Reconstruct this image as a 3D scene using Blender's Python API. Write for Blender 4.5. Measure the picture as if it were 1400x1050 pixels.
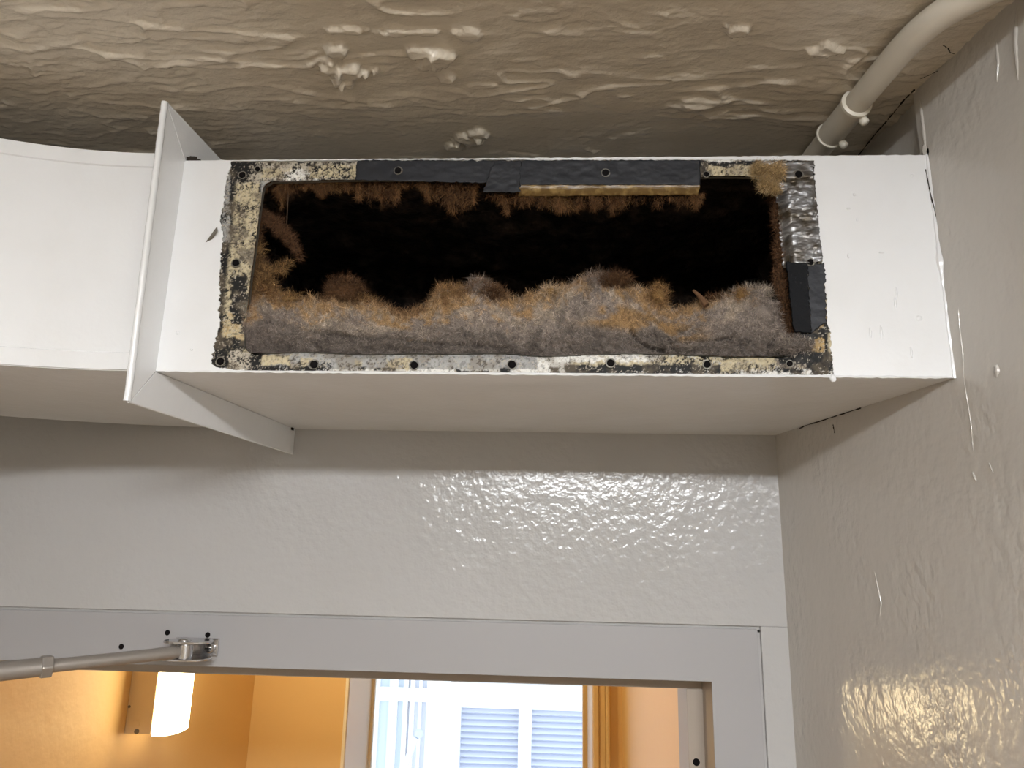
import bpy, bmesh, math, random
import numpy as np
from mathutils import Vector, Matrix

for o in list(bpy.data.objects):
    bpy.data.objects.remove(o, do_unlink=True)
SC = bpy.context.scene
COL = SC.collection
random.seed(7)
RNG = np.random.default_rng(11)

# ------------------------------------------------------------------ camera
CZ = 2.20                      # eye height of the photographer (on a ladder)
FPX, PCX, PCY = 970.0, 700.0, 525.0
_d = np.array([748 - PCX, 751 - PCY, FPX]); _d /= np.linalg.norm(_d)
_x = np.array([1, 0.021, 0.0]); _x = _x - _d * np.dot(_x, _d); _x /= np.linalg.norm(_x)
_z = np.cross(_d, _x)
if _z[1] > 0: _z = -_z
B = np.stack([_x, _d, _z])     # rows: world X, Y, Z in (right, down, forward)

cam_d = bpy.data.cameras.new('camera')
cam_d.sensor_width = 36.0
cam_d.lens = 36.0 * FPX / 1400.0
cam_d.clip_start = 0.02
cam_d.clip_end = 200
cam = bpy.data.objects.new('camera', cam_d)
COL.objects.link(cam)
r_, u_, f_ = B[:, 0], -B[:, 1], B[:, 2]
cam.matrix_world = Matrix(((r_[0], u_[0], -f_[0], 0), (r_[1], u_[1], -f_[1], 0), (r_[2], u_[2], -f_[2], CZ), (0, 0, 0, 1)))
SC.camera = cam

# ------------------------------------------------------------------ world, exposure
SC.view_settings.view_transform = 'Standard'
SC.view_settings.look = 'None'
SC.view_settings.gamma = 1.0
SC.view_settings.use_curve_mapping = False
SC.view_settings.exposure = 0.0
W = bpy.data.worlds.new('sky'); SC.world = W
W.use_nodes = True
W.node_tree.nodes['Background'].inputs['Color'].default_value = (0.80, 0.88, 1.0, 1)
W.node_tree.nodes['Background'].inputs['Strength'].default_value = 2.35
KEY = 106.0                    # radiance of the tube light's lens behind the photographer
WARM = 25.0                    # radiance of the lamp in the room beyond the door

# ------------------------------------------------------------------ pixel -> place helpers (z is relative to eye height)
def ray(px, py): return B @ np.array([px - PCX, py - PCY, FPX])
def onY(px, py, Y):
    r = ray(px, py); return r * Y / r[1]
def onZ(px, py, Z):
    r = ray(px, py); return r * Z / r[2]
def proj(P):
    c = np.asarray(P) @ B
    return PCX + FPX * c[..., 0] / c[..., 2], PCY + FPX * c[..., 1] / c[..., 2]

# ------------------------------------------------------------------ noise
def _h(ix, iy, s):
    n = (ix.astype(np.int64) * 374761393 + iy.astype(np.int64) * 668265263 + s * 974634777) & 0x7fffffff
    n = ((n ^ (n >> 13)) * 1274126177) & 0x7fffffff
    return ((n ^ (n >> 16)) & 0xffff) / 65535.0
def vn(x, y, s=0):
    x = np.asarray(x, float); y = np.asarray(y, float)
    ix = np.floor(x); iy = np.floor(y); fx = x - ix; fy = y - iy
    fx = fx * fx * (3 - 2 * fx); fy = fy * fy * (3 - 2 * fy)
    a = _h(ix, iy, s); b = _h(ix + 1, iy, s); c = _h(ix, iy + 1, s); d = _h(ix + 1, iy + 1, s)
    return (a * (1 - fx) + b * fx) * (1 - fy) + (c * (1 - fx) + d * fx) * fy
def fbm(x, y, s=0, o=4, g=0.5):
    t = 0; a = 1; w = 0
    for i in range(o):
        t = t + a * vn(x * 2 ** i + 17.3 * i, y * 2 ** i - 9.1 * i, s + i); w += a; a *= g
    return t / w
def sst(a, b, x):
    t = np.clip((x - a) / (b - a), 0, 1); return t * t * (3 - 2 * t)

# ------------------------------------------------------------------ materials
def srgb(r, g, b):
    return tuple(((c / 255) / 12.92 if c / 255 <= .04045 else ((c / 255 + .055) / 1.055) ** 2.4) for c in (r, g, b)) + (1,)
def mat(name, col, rough=.5, metal=0.0, spec=.5, bump=(), mott=None, emis=None, attr=False):
    """bump: list of (noise scale, stretch xyz, strength, distance, detail); mott: (scale, colour2, lo, hi)"""
    m = bpy.data.materials.new(name); m.use_nodes = True
    nt = m.node_tree; N = nt.nodes; L = nt.links
    p = N['Principled BSDF']
    p.inputs['Base Color'].default_value = col if len(col) == 4 else (*col, 1)
    p.inputs['Roughness'].default_value = rough
    p.inputs['Metallic'].default_value = metal
    p.inputs['Specular IOR Level'].default_value = spec
    tc = N.new('ShaderNodeTexCoord')
    if attr:
        a = N.new('ShaderNodeAttribute'); a.attribute_name = 'Col'
        L.new(a.outputs['Color'], p.inputs['Base Color'])
    if mott:
        sc, c2, lo, hi = mott
        nz = N.new('ShaderNodeTexNoise'); nz.inputs['Scale'].default_value = sc; nz.inputs['Detail'].default_value = 6
        L.new(tc.outputs['Object'], nz.inputs['Vector'])
        rp = N.new('ShaderNodeValToRGB')
        rp.color_ramp.elements[0].position = lo; rp.color_ramp.elements[0].color = p.inputs['Base Color'].default_value
        rp.color_ramp.elements[1].position = hi; rp.color_ramp.elements[1].color = c2 if len(c2) == 4 else (*c2, 1)
        L.new(nz.outputs['Fac'], rp.inputs['Fac']); L.new(rp.outputs['Color'], p.inputs['Base Color'])
    prev = None
    for sc, st, strength, dist, det, *mk in bump:
        mp = N.new('ShaderNodeMapping'); mp.inputs['Scale'].default_value = st
        L.new(tc.outputs['Object'], mp.inputs['Vector'])
        nz = N.new('ShaderNodeTexNoise'); nz.inputs['Scale'].default_value = sc; nz.inputs['Detail'].default_value = det
        L.new(mp.outputs['Vector'], nz.inputs['Vector'])
        bp = N.new('ShaderNodeBump'); bp.inputs['Strength'].default_value = strength; bp.inputs['Distance'].default_value = dist
        if mk:
            n2 = N.new('ShaderNodeTexNoise'); n2.inputs['Scale'].default_value = mk[0]; n2.inputs['Detail'].default_value = 2
            L.new(tc.outputs['Object'], n2.inputs['Vector'])
            mr = N.new('ShaderNodeMapRange'); mr.inputs['From Min'].default_value = mk[1]; mr.inputs['From Max'].default_value = mk[2]; mr.inputs['To Min'].default_value = .30
            L.new(n2.outputs['Fac'], mr.inputs['Value'])
            sb = N.new('ShaderNodeMath'); sb.operation = 'SUBTRACT'; L.new(nz.outputs['Fac'], sb.inputs[0]); sb.inputs[1].default_value = .5
            ml = N.new('ShaderNodeMath'); ml.operation = 'MULTIPLY'; L.new(sb.outputs[0], ml.inputs[0]); L.new(mr.outputs[0], ml.inputs[1])
            L.new(ml.outputs[0], bp.inputs['Height'])
        else:
            L.new(nz.outputs['Fac'], bp.inputs['Height'])
        if prev: L.new(prev.outputs['Normal'], bp.inputs['Normal'])
        prev = bp
    if prev: L.new(prev.outputs['Normal'], p.inputs['Normal'])
    if emis:
        p.inputs['Emission Color'].default_value = (*emis[0], 1); p.inputs['Emission Strength'].default_value = emis[1]
    return m
M = {}
M['wall'] = mat('gloss_wall_paint', (.470, .463, .458), .17, bump=[(120, (1, 1, 1), .50, .0018, 2), (26, (1, 1, 1), .30, .004, 2), (420, (1, 1, 1), .08, .0004, 1)], mott=(5, (.448, .440, .430), .35, .7))
M['wallr'] = mat('gloss_side_wall_paint', (.54, .512, .47), .16, bump=[(135, (1, 1, .8), .58, .0026, 2, 14, .46, .66), (45, (1, 1, .6), .30, .0045, 3, 7, .46, .68), (300, (1, 1, 1), .07, .0005, 1)], mott=(5, (.515, .485, .44), .35, .7))
M['wallo'] = mat('warm_wall_paint', (.50, .43, .33), .5, bump=[(80, (1, 1, 1), .25, .002, 2)])
M['ceil'] = mat('gloss_ceiling_paint', (.63, .565, .46), .22, bump=[(190, (1, 1.6, 1), .6, .0014, 3), (520, (1, 1, 1), .4, .0005, 2)], mott=(14, (.58, .51, .41), .35, .7))
M['duct'] = mat('white_duct_paint', (.80, .805, .81), .20, bump=[(40, (1, 1, 1), .14, .0012, 2), (330, (1, 1, 1), .14, .0005, 2), (110, (1, 1, 1), .10, .0010, 2)], mott=(18, (.77, .772, .77), .4, .7))
M['frame'] = mat('door_frame_paint', (.37, .362, .364), .38, bump=[(60, (1, 1, 1), .12, .001, 2)])
M['framein'] = mat('door_stop_paint', (.40, .345, .29), .42, bump=[(60, (1, 1, 1), .12, .001, 2)])
M['pipe'] = mat('painted_conduit', (.62, .57, .48), .42, bump=[(140, (1, 1, 1), .2, .0006, 3)])
M['pipe_rim'] = mat('painted_conduit_rim', (.74, .70, .60), .35, bump=[(300, (1, 1, 1), .3, .0006, 2)])
M['dirty'] = mat('flaking_adhesive_and_metal', (.5, .5, .5), .62, spec=.3, attr=True, bump=[(900, (1, 1, 1), .35, .0004, 3)])
M['fib'] = mat('glass_fibre_felt', (.5, .5, .5), .9, spec=.12, attr=True, bump=[(700, (1, 1, 1), .5, .0012, 4)])
M['strand'] = mat('glass_fibre_strands', (.5, .5, .5), .7, spec=.25, attr=True)
M['liner'] = mat('black_duct_liner', (.006, .005, .0045), .85, spec=.15, mott=(60, (.050, .034, .025), .42, .70), bump=[(140, (1, 1, 1), .9, .006, 4)])
M['tape'] = mat('black_tape', (.014, .015, .019), .5, spec=.35, bump=[(45, (1, 1, 2), .12, .001, 2), (900, (1, 1, 1), .12, .0003, 1)], mott=(140, (.05, .05, .052), .58, .85))
M['rubber'] = mat('black_foam_strip', (.006, .0065, .008), .75, spec=.2, bump=[(700, (1, 1, 1), .5, .0006, 3)], mott=(500, (.05, .05, .05), .66, .78))
M['foil'] = mat('wrinkled_foil_tape', (.26, .26, .265), .34, metal=.75, bump=[(60, (1, 1, 3.2), .45, .003, 3), (200, (1, 1, 1), .3, .0010, 3)], mott=(70, (.085, .07, .05), .40, .62))
M['gold'] = mat('brown_resin_edge', (.12, .068, .016), .35, bump=[(200, (.3, 1, 1), .6, .0012, 3)], mott=(190, (.30, .20, .07), .48, .75))
M['hole'] = mat('dark_hole', (.006, .005, .005), .9, spec=.1)
M['bare'] = mat('scraped_metal', (.20, .185, .155), .4, metal=.5, bump=[(900, (1, 1, 1), .4, .0005, 2)])
M['crack'] = mat('dark_crack', (.035, .028, .022), .9, spec=.1)
M['arm'] = mat('aluminium_painted_arm', (.34, .31, .28), .38, metal=.55)
M['steel'] = mat('zinc_plated_steel', (.60, .60, .61), .20, metal=1.0, bump=[(300, (1, 1, 1), .12, .0005, 2)])
M['ochre'] = mat('ochre_wall_paint', (.80, .56, .26), .5, bump=[(30, (1, 1, 1), .3, .004, 3), (150, (1, 1, 1), .1, .001, 2)])
M['ochret'] = mat('ochre_trim_paint', (.80, .60, .31), .4)
M['cream'] = mat('cream_daylit_trim', (.92, .86, .72), .4)  # daylight on the window's left trim put into the colour; lamp cap shares it
M['lampbody'] = mat('cream_lamp_metal', (.72, .60, .42), .45)
M['floor'] = mat('brown_floor_tile', (.60, .445, .265), .4, mott=(3, (.56, .41, .24), .4, .6))
M['doorleaf'] = mat('painted_door', (.50, .46, .41), .4)
M['facade'] = mat('pale_render', (.78, .76, .74), .8, bump=[(6, (1, 1, 1), .2, .01, 3)])
M['white'] = mat('white_window_paint', (.86, .86, .86), .5)
M['blind'] = mat('pale_blue_blind_slat', (.66, .70, .82), .6)
M['glassdark'] = mat('pale_blue_reflecting_glass', (.58, .66, .74), .25)
M['bluegrey'] = mat('pale_blue_frame', (.68, .71, .80), .5)
M['lens_key'] = mat('lit_tube_lens', (.9, .9, .9), .4, emis=((.965, .985, 1.01), KEY))
M['lens_warm'] = mat('lit_warm_lens', (.95, .9, .75), .3, emis=((1.0, .78, .44), WARM))
gm = bpy.data.materials.new('clear_pane'); gm.use_nodes = True
_n = gm.node_tree.nodes; _l = gm.node_tree.links; _n.clear()
_o = _n.new('ShaderNodeOutputMaterial'); _mx = _n.new('ShaderNodeMixShader'); _t = _n.new('ShaderNodeBsdfTransparent'); _g = _n.new('ShaderNodeBsdfGlossy'); _f = _n.new('ShaderNodeFresnel')
_g.inputs['Roughness'].default_value = .02; _t.inputs['Color'].default_value = (.96, .98, .98, 1)
_l.new(_f.outputs['Fac'], _mx.inputs['Fac']); _l.new(_t.outputs[0], _mx.inputs[1]); _l.new(_g.outputs[0], _mx.inputs[2]); _l.new(_mx.outputs[0], _o.inputs['Surface'])
M['glass'] = gm

# ------------------------------------------------------------------ object helpers
WL = {}
def tag(o, label=None, cat=None, group=None, kind=None):
    if label: o['label'] = label
    if cat: o['category'] = cat
    if group: o['group'] = group
    if kind: o['kind'] = kind
    return o
def empty(name, loc, label=None, cat=None, group=None, kind=None):
    o = bpy.data.objects.new(name, None); COL.objects.link(o)
    o.empty_display_size = .02
    o.location = (loc[0], loc[1], loc[2] + CZ)
    WL[o.name] = np.array(o.location)
    return tag(o, label, cat, group, kind)
def link_mesh(name, me, material, parent, smooth):
    o = bpy.data.objects.new(name, me); COL.objects.link(o)
    if isinstance(material, str): material = M[material]
    me.materials.append(material)
    if smooth: me.shade_smooth()
    if parent is not None:
        o.parent = parent
    return o
def org(parent):
    return WL.get(parent.name, np.zeros(3)) if parent is not None else np.zeros(3)
class MB:
    def __init__(s): s.v = []; s.f = []
    def add(s, vs, fs):
        n = len(s.v); s.v += [tuple(map(float, p)) for p in vs]; s.f += [tuple(i + n for i in q) for q in fs]; return s
    def box(s, a, b):
        (x0, y0, z0), (x1, y1, z1) = a, b
        return s.add([(x0, y0, z0), (x1, y0, z0), (x1, y1, z0), (x0, y1, z0), (x0, y0, z1), (x1, y0, z1), (x1, y1, z1), (x0, y1, z1)],
                     [(0, 3, 2, 1), (4, 5, 6, 7), (0, 1, 5, 4), (1, 2, 6, 5), (2, 3, 7, 6), (3, 0, 4, 7)])
    def hexa(s, p):            # eight corners, bottom ring then top ring
        return s.add(p, [(0, 3, 2, 1), (4, 5, 6, 7), (0, 1, 5, 4), (1, 2, 6, 5), (2, 3, 7, 6), (3, 0, 4, 7)])
    def prism(s, poly, vec):   # polygon of 3-D points pushed along vec
        n = len(poly); v = np.array(vec)
        vs = [np.array(p) for p in poly] + [np.array(p) + v for p in poly]
        return s.add(vs, [tuple(range(n)), tuple(range(2 * n - 1, n - 1, -1))] + [(i, i + n, (i + 1) % n + n, (i + 1) % n) for i in range(n)])
    def tube(s, path, rad, n=12, cap=True, prof=None):
        P = [np.array(p, float) for p in path]; k = len(P)
        R = rad if hasattr(rad, '__len__') else [rad] * k
        tot = P[-1] - P[0]; L0 = np.linalg.norm(tot)
        up = np.array([0, 0, 1.0]); vs = []
        if L0 > 1e-6 and abs(tot[2]) / L0 > .8: up = np.array([0, 1.0, 0])
        if L0 <= 1e-4: up = np.array([0, 1.0, 0])
        for i in range(k):
            t = P[min(i + 1, k - 1)] - P[max(i - 1, 0)]; t /= np.linalg.norm(t)
            a = np.cross(t, up)
            if np.linalg.norm(a) < 1e-3: a = np.cross(t, [1, 0, 0])
            a /= np.linalg.norm(a); b = np.cross(t, a)
            for j in range(n):
                w = 2 * math.pi * j / n
                vs.append(P[i] + R[i] * (a * math.cos(w) + b * math.sin(w)))
        fs = [(i * n + j, i * n + (j + 1) % n, (i + 1) * n + (j + 1) % n, (i + 1) * n + j) for i in range(k - 1) for j in range(n)]
        if cap: fs += [tuple(range(n - 1, -1, -1)), tuple(range((k - 1) * n, k * n))]
        return s.add(vs, fs)
    def cyl(s, c, ax, r, h, n=20, bev=0.0):
        c = np.array(c, float); ax = np.array(ax, float); ax /= np.linalg.norm(ax)
        if bev:
            return s.tube([c, c + ax * h * .001, c + ax * bev, c + ax * (h - bev), c + ax * h * .999, c + ax * h], [r - bev, r - bev, r, r, r - bev, r - bev], n)
        return s.tube([c, c + ax * h], r, n)
    def blob(s, c, r, n=10, m=7, seed=0, jit=.12):
        rg = random.Random(seed); vs = []; fs = []
        for i in range(m + 1):
            th = math.pi * i / m
            for j in range(n):
                ph = 2 * math.pi * j / n; k = 1 + (rg.random() - .5) * 2 * jit if 0 < i < m else 1
                vs.append((c[0] + r[0] * k * math.sin(th) * math.cos(ph), c[1] + r[1] * k * math.sin(th) * math.sin(ph), c[2] + r[2] * k * math.cos(th)))
        for i in range(m):
            for j in range(n): fs.append((i * n + j, i * n + (j + 1) % n, (i + 1) * n + (j + 1) % n, (i + 1) * n + j))
        return s.add(vs, fs)
    def build(s, name, material, parent=None, smooth=False, bevel=0.0):
        me = bpy.data.meshes.new(name); o0 = org(parent)
        me.from_pydata([(p[0] - o0[0], p[1] - o0[1], p[2] + CZ - o0[2]) for p in s.v], [], s.f)
        bm = bmesh.new(); bm.from_mesh(me)
        bmesh.ops.recalc_face_normals(bm, faces=bm.faces); bm.to_mesh(me); bm.free()
        o = link_mesh(name, me, material, parent, smooth)
        if smooth and not bevel:
            try: me.set_sharp_from_angle(angle=math.radians(40))
            except Exception: pass
        if bevel:
            b = o.modifiers.new('bevel', 'BEVEL'); b.width = bevel; b.segments = 2; b.limit_method = 'ANGLE'; b.harden_normals = False
        if parent is not None: WL[o.name] = o0
        return o
def fast(name, V, Q, material, parent=None, col=None, smooth=True):
    """V (n,3) with z relative to the eye, Q (m,4) or (m,3) index array, col (n,3) linear colours"""
    me = bpy.data.meshes.new(name); o0 = org(parent)
    V = np.array(V, np.float64).copy(); V[:, 2] += CZ; V -= o0
    k = Q.shape[1]
    me.vertices.add(len(V)); me.vertices.foreach_set('co', V.astype(np.float32).ravel())
    me.loops.add(Q.size); me.loops.foreach_set('vertex_index', Q.astype(np.int32).ravel())
    me.polygons.add(len(Q)); me.polygons.foreach_set('loop_start', (np.arange(len(Q)) * k).astype(np.int32))
    me.polygons.foreach_set('loop_total', np.full(len(Q), k, np.int32))
    me.update(calc_edges=True); me.validate()
    if col is not None:
        a = me.attributes.new('Col', 'FLOAT_COLOR', 'POINT')
        a.data.foreach_set('color', np.concatenate([np.clip(col, 0, 1), np.ones((len(V), 1))], 1).astype(np.float32).ravel())
    o = link_mesh(name, me, material, parent, smooth)
    if parent is not None: WL[o.name] = o0
    return o
def gridq(nu, nv):
    i, j = np.meshgrid(np.arange(nu - 1), np.arange(nv - 1), indexing='ij')
    a = i * nv + j
    return np.stack([a, a + nv, a + nv + 1, a + 1], -1).reshape(-1, 4)
def lin(r, g, b): return np.array(srgb(r, g, b)[:3])
def strands(name, root, dirv, length, width, col, parent, seg=3, curl=.5, droop=None, tipcol=None):
    n = len(root); root = np.asarray(root, float); d = np.asarray(dirv, float)
    d = d / np.linalg.norm(d, axis=1, keepdims=True)
    side = np.cross(d, RNG.normal(size=(n, 3))); side /= np.linalg.norm(side, axis=1, keepdims=True) + 1e-9
    bend = RNG.normal(size=(n, 3)) * curl
    if droop is not None: bend = bend + np.array(droop)
    V = np.zeros((n, seg + 1, 2, 3)); p = root.copy(); st = (np.asarray(length) / seg)[:, None]
    for i in range(seg + 1):
        w = (np.asarray(width) * (1 - .65 * i / seg))[:, None] * .5
        V[:, i, 0] = p - side * w; V[:, i, 1] = p + side * w
        d = d + bend / seg; d /= np.linalg.norm(d, axis=1, keepdims=True)
        p = p + d * st
    base = (np.arange(n) * (seg + 1) * 2)[:, None]
    k = np.arange(seg)[None, :] * 2
    Q = np.stack([base + k, base + k + 1, base + k + 3, base + k + 2], -1).reshape(-1, 4)
    C = np.repeat(col[:, None, :], (seg + 1) * 2, 1).reshape(-1, 3)
    o = fast(name, V.reshape(-1, 3), Q, 'strand', parent, C, smooth=False)
    o['kind'] = 'stuff'
    return o

# ------------------------------------------------------------------ measures (metres; z relative to the eye)
YB, YD = 0.75, 0.4917            # plaster face of the back wall, front face of the duct
ZB, ZT = 0.1215, 0.2925          # duct underside and top
ZC = 0.350                       # ceiling
ZF = -CZ                         # floor
def wx(y): return 0.281 - 0.1664 * (y - 0.4917)      # right wall, slightly out of square
FX0, FX1, FZ = -0.787, 0.209, -0.073                 # outer edge of the door frame
OX0, OX1, OZ = -0.740, 0.162, -0.123                 # clear opening

# ------------------------------------------------------------------ room shell
RY, LX = -1.9, -1.30             # rear wall, left wall
m = MB()
m.box((LX, RY, ZF - .1), (.80, .81, ZF)); m.box((-1.1, .81, ZF - .1), (.36, 2.8, ZF))
m.build('floor', 'floor').__setitem__('kind', 'structure')

fx = np.arange(-.66, .40, .0015); fy = np.arange(.30, .7621, .0015)
xs = np.concatenate([np.arange(-1.32, -.662, .005), fx, np.arange(.404, .82, .008)]); ys = np.concatenate([np.linspace(RY - .02, -.72, 20), np.arange(-.70, .296, .005), fy])
X, Y = np.meshgrid(xs, ys, indexing='ij')
wu = (fbm(X * 14, Y * 22, 3, 3) - .5) * .03
fine = 0.0
for s, (ax, ay, wdt, amp) in enumerate([(8, 34, .035, .0026), (12, 55, .035, .0018), (17, 80, .045, .0012), (30, 130, .06, .0007)]):
    n1 = fbm(X * ax + wu * 30, (Y + wu * .6) * ay, 20 + s * 7, 3)
    msk = sst(.40, .62, fbm(X * 6, Y * 12, 60 + s, 2))
    fine = fine + amp * np.exp(-((n1 - .5) / wdt) ** 2) * msk
fine = fine + .0022 * (fbm(X * 25, Y * 60, 40, 3) - .5) + .0014 * (fbm(X * 90, Y * 150, 44, 3) - .5)
# brush marks on the band over the duct
band = sst(.50, .56, Y + .03 * X)
fine = fine + band * .0010 * (fbm((X - Y) * 40, (X + Y) * 300, 70, 2) - .5) - band * .0012
def lump(px, py, sx, sy, h, seed):
    global fine
    c = onZ(px, py, ZC)
    d = np.sqrt(((X - c[0]) / sx) ** 2 + ((Y - c[1]) / sy) ** 2) + (fbm(X * 130, Y * 130, seed, 3) - .5) * 1.5
    fine = fine + 1.5 * h * (1 - sst(.7, 1.0, d))
for a in [(462, 66, .012, .006, .0042, 1), (452, 88, .008, .010, .0040, 2), (478, 94, .016, .008, .0046, 3), (468, 108, .007, .007, .004, 4),
          (575, 68, .011, .006, .0034, 5), (604, 76, .012, .007, .0036, 6), (588, 86, .010, .006, .003, 7), (612, 104, .006, .005, .0034, 8),
          (640, 190, .012, .008, .003, 9), (624, 200, .010, .006, .003, 10), (656, 182, .008, .006, .003, 11), (470, 40, .02, .004, .002, 12),
          (560, 42, .03, .004, .002, 13), (640, 45, .01, .006, .002, 14), (1010, 38, .010, .006, .003, 15), (1130, 65, .014, .006, .003, 16)]: lump(*a)
ins = sst(-.70, -.40, Y)
Z = ZC - np.maximum(fine, -.001) * ins
o = fast('ceiling', np.stack([X, Y, Z], -1).reshape(-1, 3), gridq(len(xs), len(ys)), 'ceil'); o['kind'] = 'structure'
m = MB(); m.box((-1.4, RY - .1, ZC + .012), (.85, .87, ZC + .10)); m.box((-1.1, .87, .42), (.36, 2.8, .5))
m.build('ceiling', 'ceil').__setitem__('kind', 'structure')

# back wall: plaster skin with a small groove around the door frame, and the solid core behind it
m = MB(); g = .0028
m.box((LX, YB, FZ + g), (.30, YB + .005, ZC + .02))
m.box((FX1 + g, YB, ZF), (.30, YB + .005, FZ + g)); m.box((LX, YB, ZF), (FX0 - g, YB + .005, FZ + g))
m.box((LX, YB + .004, FZ - .004), (.36, YB + .110, .5)); m.box((FX1 - .004, YB + .004, ZF), (.36, YB + .110, FZ)); m.box((LX, YB + .004, ZF), (FX0 + .004, YB + .110, FZ))
m.build('wall_back', 'wall', bevel=.0009).__setitem__('kind', 'structure')
# right wall, out of square
m = MB()
def wslab(ya, yb, za, zb, off=0.0):
    m.hexa([(wx(ya) + off, ya, za), (wx(ya) + .1, ya, za), (wx(yb) + .1, yb, za), (wx(yb) + off, yb, za), (wx(ya) + off, ya, zb), (wx(ya) + .1, ya, zb), (wx(yb) + .1, yb, zb), (wx(yb) + off, yb, zb)])
YS = .4985                      # the plaster steps back here above the duct
wslab(YB + .004, YS, ZF, ZT - .012); wslab(YS, RY, ZF, ZC + .01); wslab(YB + .004, YS, ZT - .012, ZC + .01, .010)
wr = m.build('wall_right', 'wallr'); wr['kind'] = 'structure'
m = MB(); m.box((LX - .1, RY, ZF), (LX, YB, ZC + .01)); m.build('wall_left', 'wallo').__setitem__('kind', 'structure')
m = MB(); m.box((LX, RY - .1, ZF), (.78, RY, ZC + .01)); m.build('wall_rear', 'wallo').__setitem__('kind', 'structure')

# paint runs on the right wall
def onR(px, py):
    r = ray(px, py); t = (.281 + .1664 * .4917) / (r[0] + .1664 * r[1]); return r * t
nr = np.array([-1, -.1664, 0]); nr /= np.linalg.norm(nr)
k = 0
for path, rad in [([(1362, 55), (1365, 85), (1363, 112)], .0011), ([(1390, 10), (1389, 60), (1392, 110)], .0013), ([(1318, 520), (1322, 545), (1327, 575), (1331, 620)], .0005),
                  ([(1310, 420), (1312, 450), (1316, 480), (1318, 520)], .0006), ([(1258, 135), (1262, 170), (1266, 205)], .0014), ([(1196, 782), (1200, 802), (1205, 825), (1203, 842)], .0007),
                  ([(1362, 498), (1364, 506), (1363, 516)], .0020), ([(1330, 645), (1332, 652), (1335, 658)], .0008), ([(1352, 632), (1355, 640), (1358, 646)], .0006)]:
    m = MB(); pts = [onR(*p) for p in path]
    dense = []
    for i in range(len(pts) - 1):
        for t in np.linspace(0, 1, 6, endpoint=False): dense.append(pts[i] * (1 - t) + pts[i + 1] * t + nr * 0)
    dense.append(pts[-1])
    rr = [rad * (.35 + .65 * math.sin(math.pi * (i + .5) / len(dense))) * random.uniform(.8, 1.2) for i in range(len(dense))]
    rr[-1] = rad * .2; rr[0] = rad * .2
    m.tube(dense, rr, 8)
    m.build('paint_run', 'wallr', wr, smooth=True); k += 1

# ------------------------------------------------------------------ door frame, door leaf
d1 = empty('door_1', (0, YB, ZF), kind='structure')
yf = YB + .0006; ys_ = .797; ye = .8515
m = MB(); fo = [(FX0, yf, ZF), (FX0, yf, FZ), (FX1, yf, FZ), (FX1, yf, ZF), (OX1, yf, ZF), (OX1, yf, OZ), (OX0, yf, OZ), (OX0, yf, ZF)]
m.prism(fo, (0, .0025, 0)); m.build('frame_face', 'frame', d1, bevel=.0005)
m = MB(); m.box((OX0, yf + .002, OZ), (OX1, ys_, OZ + .0015)); m.build('rabbet', 'framein', d1)
m = MB(); m.box((OX1, yf + .002, ZF), (OX1 + .0015, ys_, OZ)); m.build('rabbet', 'framein', d1)
m = MB(); m.box((OX0 - .0015, yf + .002, ZF), (OX0, ys_, OZ)); m.build('rabbet', 'framein', d1)
sx = OX1 - .0162; sz = OZ - .0150
m = MB(); m.box((OX0, ys_, sz), (OX1, ye, OZ + .0015)); m.build('head_stop', 'framein', d1, bevel=.0006)
m = MB(); m.box((sx, ys_, ZF), (OX1 + .0015, ye, sz)); st = m.build('jamb_stop', 'framein', d1, bevel=.0006)
m = MB(); m.box((OX0 - .0015, ys_, ZF), (OX0 + .0162, ye, sz)); m.build('jamb_stop', 'framein', d1, bevel=.0006)
m = MB(); m.box((OX1, ye, ZF), (OX1 + .04, ye + .02, OZ + .03)); m.box((OX0 - .04, ye, ZF), (OX0, ye + .02, OZ + .03)); m.box((OX0, ye, OZ), (OX1, ye + .02, OZ + .03)); m.build('frame_return', 'frame', d1)
def hole(px, py, Yp, r, parent, name='screw_hole', ring=None):
    c = onY(px, py, Yp)
    m = MB(); m.cyl((c[0], Yp - .0004, c[2]), (0, 1, 0), r, .0010, 14)
    o = m.build(name, 'hole', parent)
    return c
for px, py in ((166, 884), (229, 865), (284, 868)): hole(px, py, yf, .0027, d1)
hole(952, 1042, ys_, .0036, d1)
# open door leaf on the hinge side, outside the frame of the photograph
lf = MB(); lf.box((OX0 - .046, -.135, ZF + .008), (OX0 - .003, YB - .012, OZ - .004)); leaf = lf.build('door_leaf', 'doorleaf', d1, bevel=.0015)
for zz in (-.35, -1.15, -1.95):
    m = MB(); m.tube([(OX0 - .004, YB - .006, zz - .05), (OX0 - .004, YB - .006, zz + .05)], .0065, 12); m.build('hinge', 'steel', d1, smooth=True)

# ------------------------------------------------------------------ door closer
el = np.array([-.610, .462, -.1165])
sh = np.array([-.352, .722, -.1090])
dc = empty('door_closer', (sh[0], YB, sh[2] - .02), 'door closer with grey rod arm and shiny zinc bracket screwed to door frame', 'door closer')
c0 = onY(254, 888, .726)
def disc(z0, h, name, rx=.0235, ry=.0160, ox=0):
    mm = MB(); n = 28
    poly = []
    for j in range(n):
        w = 2 * math.pi * j / n
        cxp = math.copysign(abs(math.cos(w)) ** .75, math.cos(w)); syp = math.copysign(abs(math.sin(w)) ** .85, math.sin(w))
        poly.append((c0[0] + ox + rx * cxp, .7300 + ry * syp, z0))
    mm.prism(poly, (0, 0, h)); return mm.build(name, 'steel', dc, bevel=.0005)
zc_ = c0[2]
disc(zc_ + .0062, .0022, 'top_plate'); disc(zc_ - .0098, .0022, 'bottom_plate')
m = MB(); m.box((c0[0] - .0225, YB - .0028, zc_ - .0090), (c0[0] + .0225, YB + .0004, zc_ + .0084)); m.build('back_plate', 'steel', dc, bevel=.0006)
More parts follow.
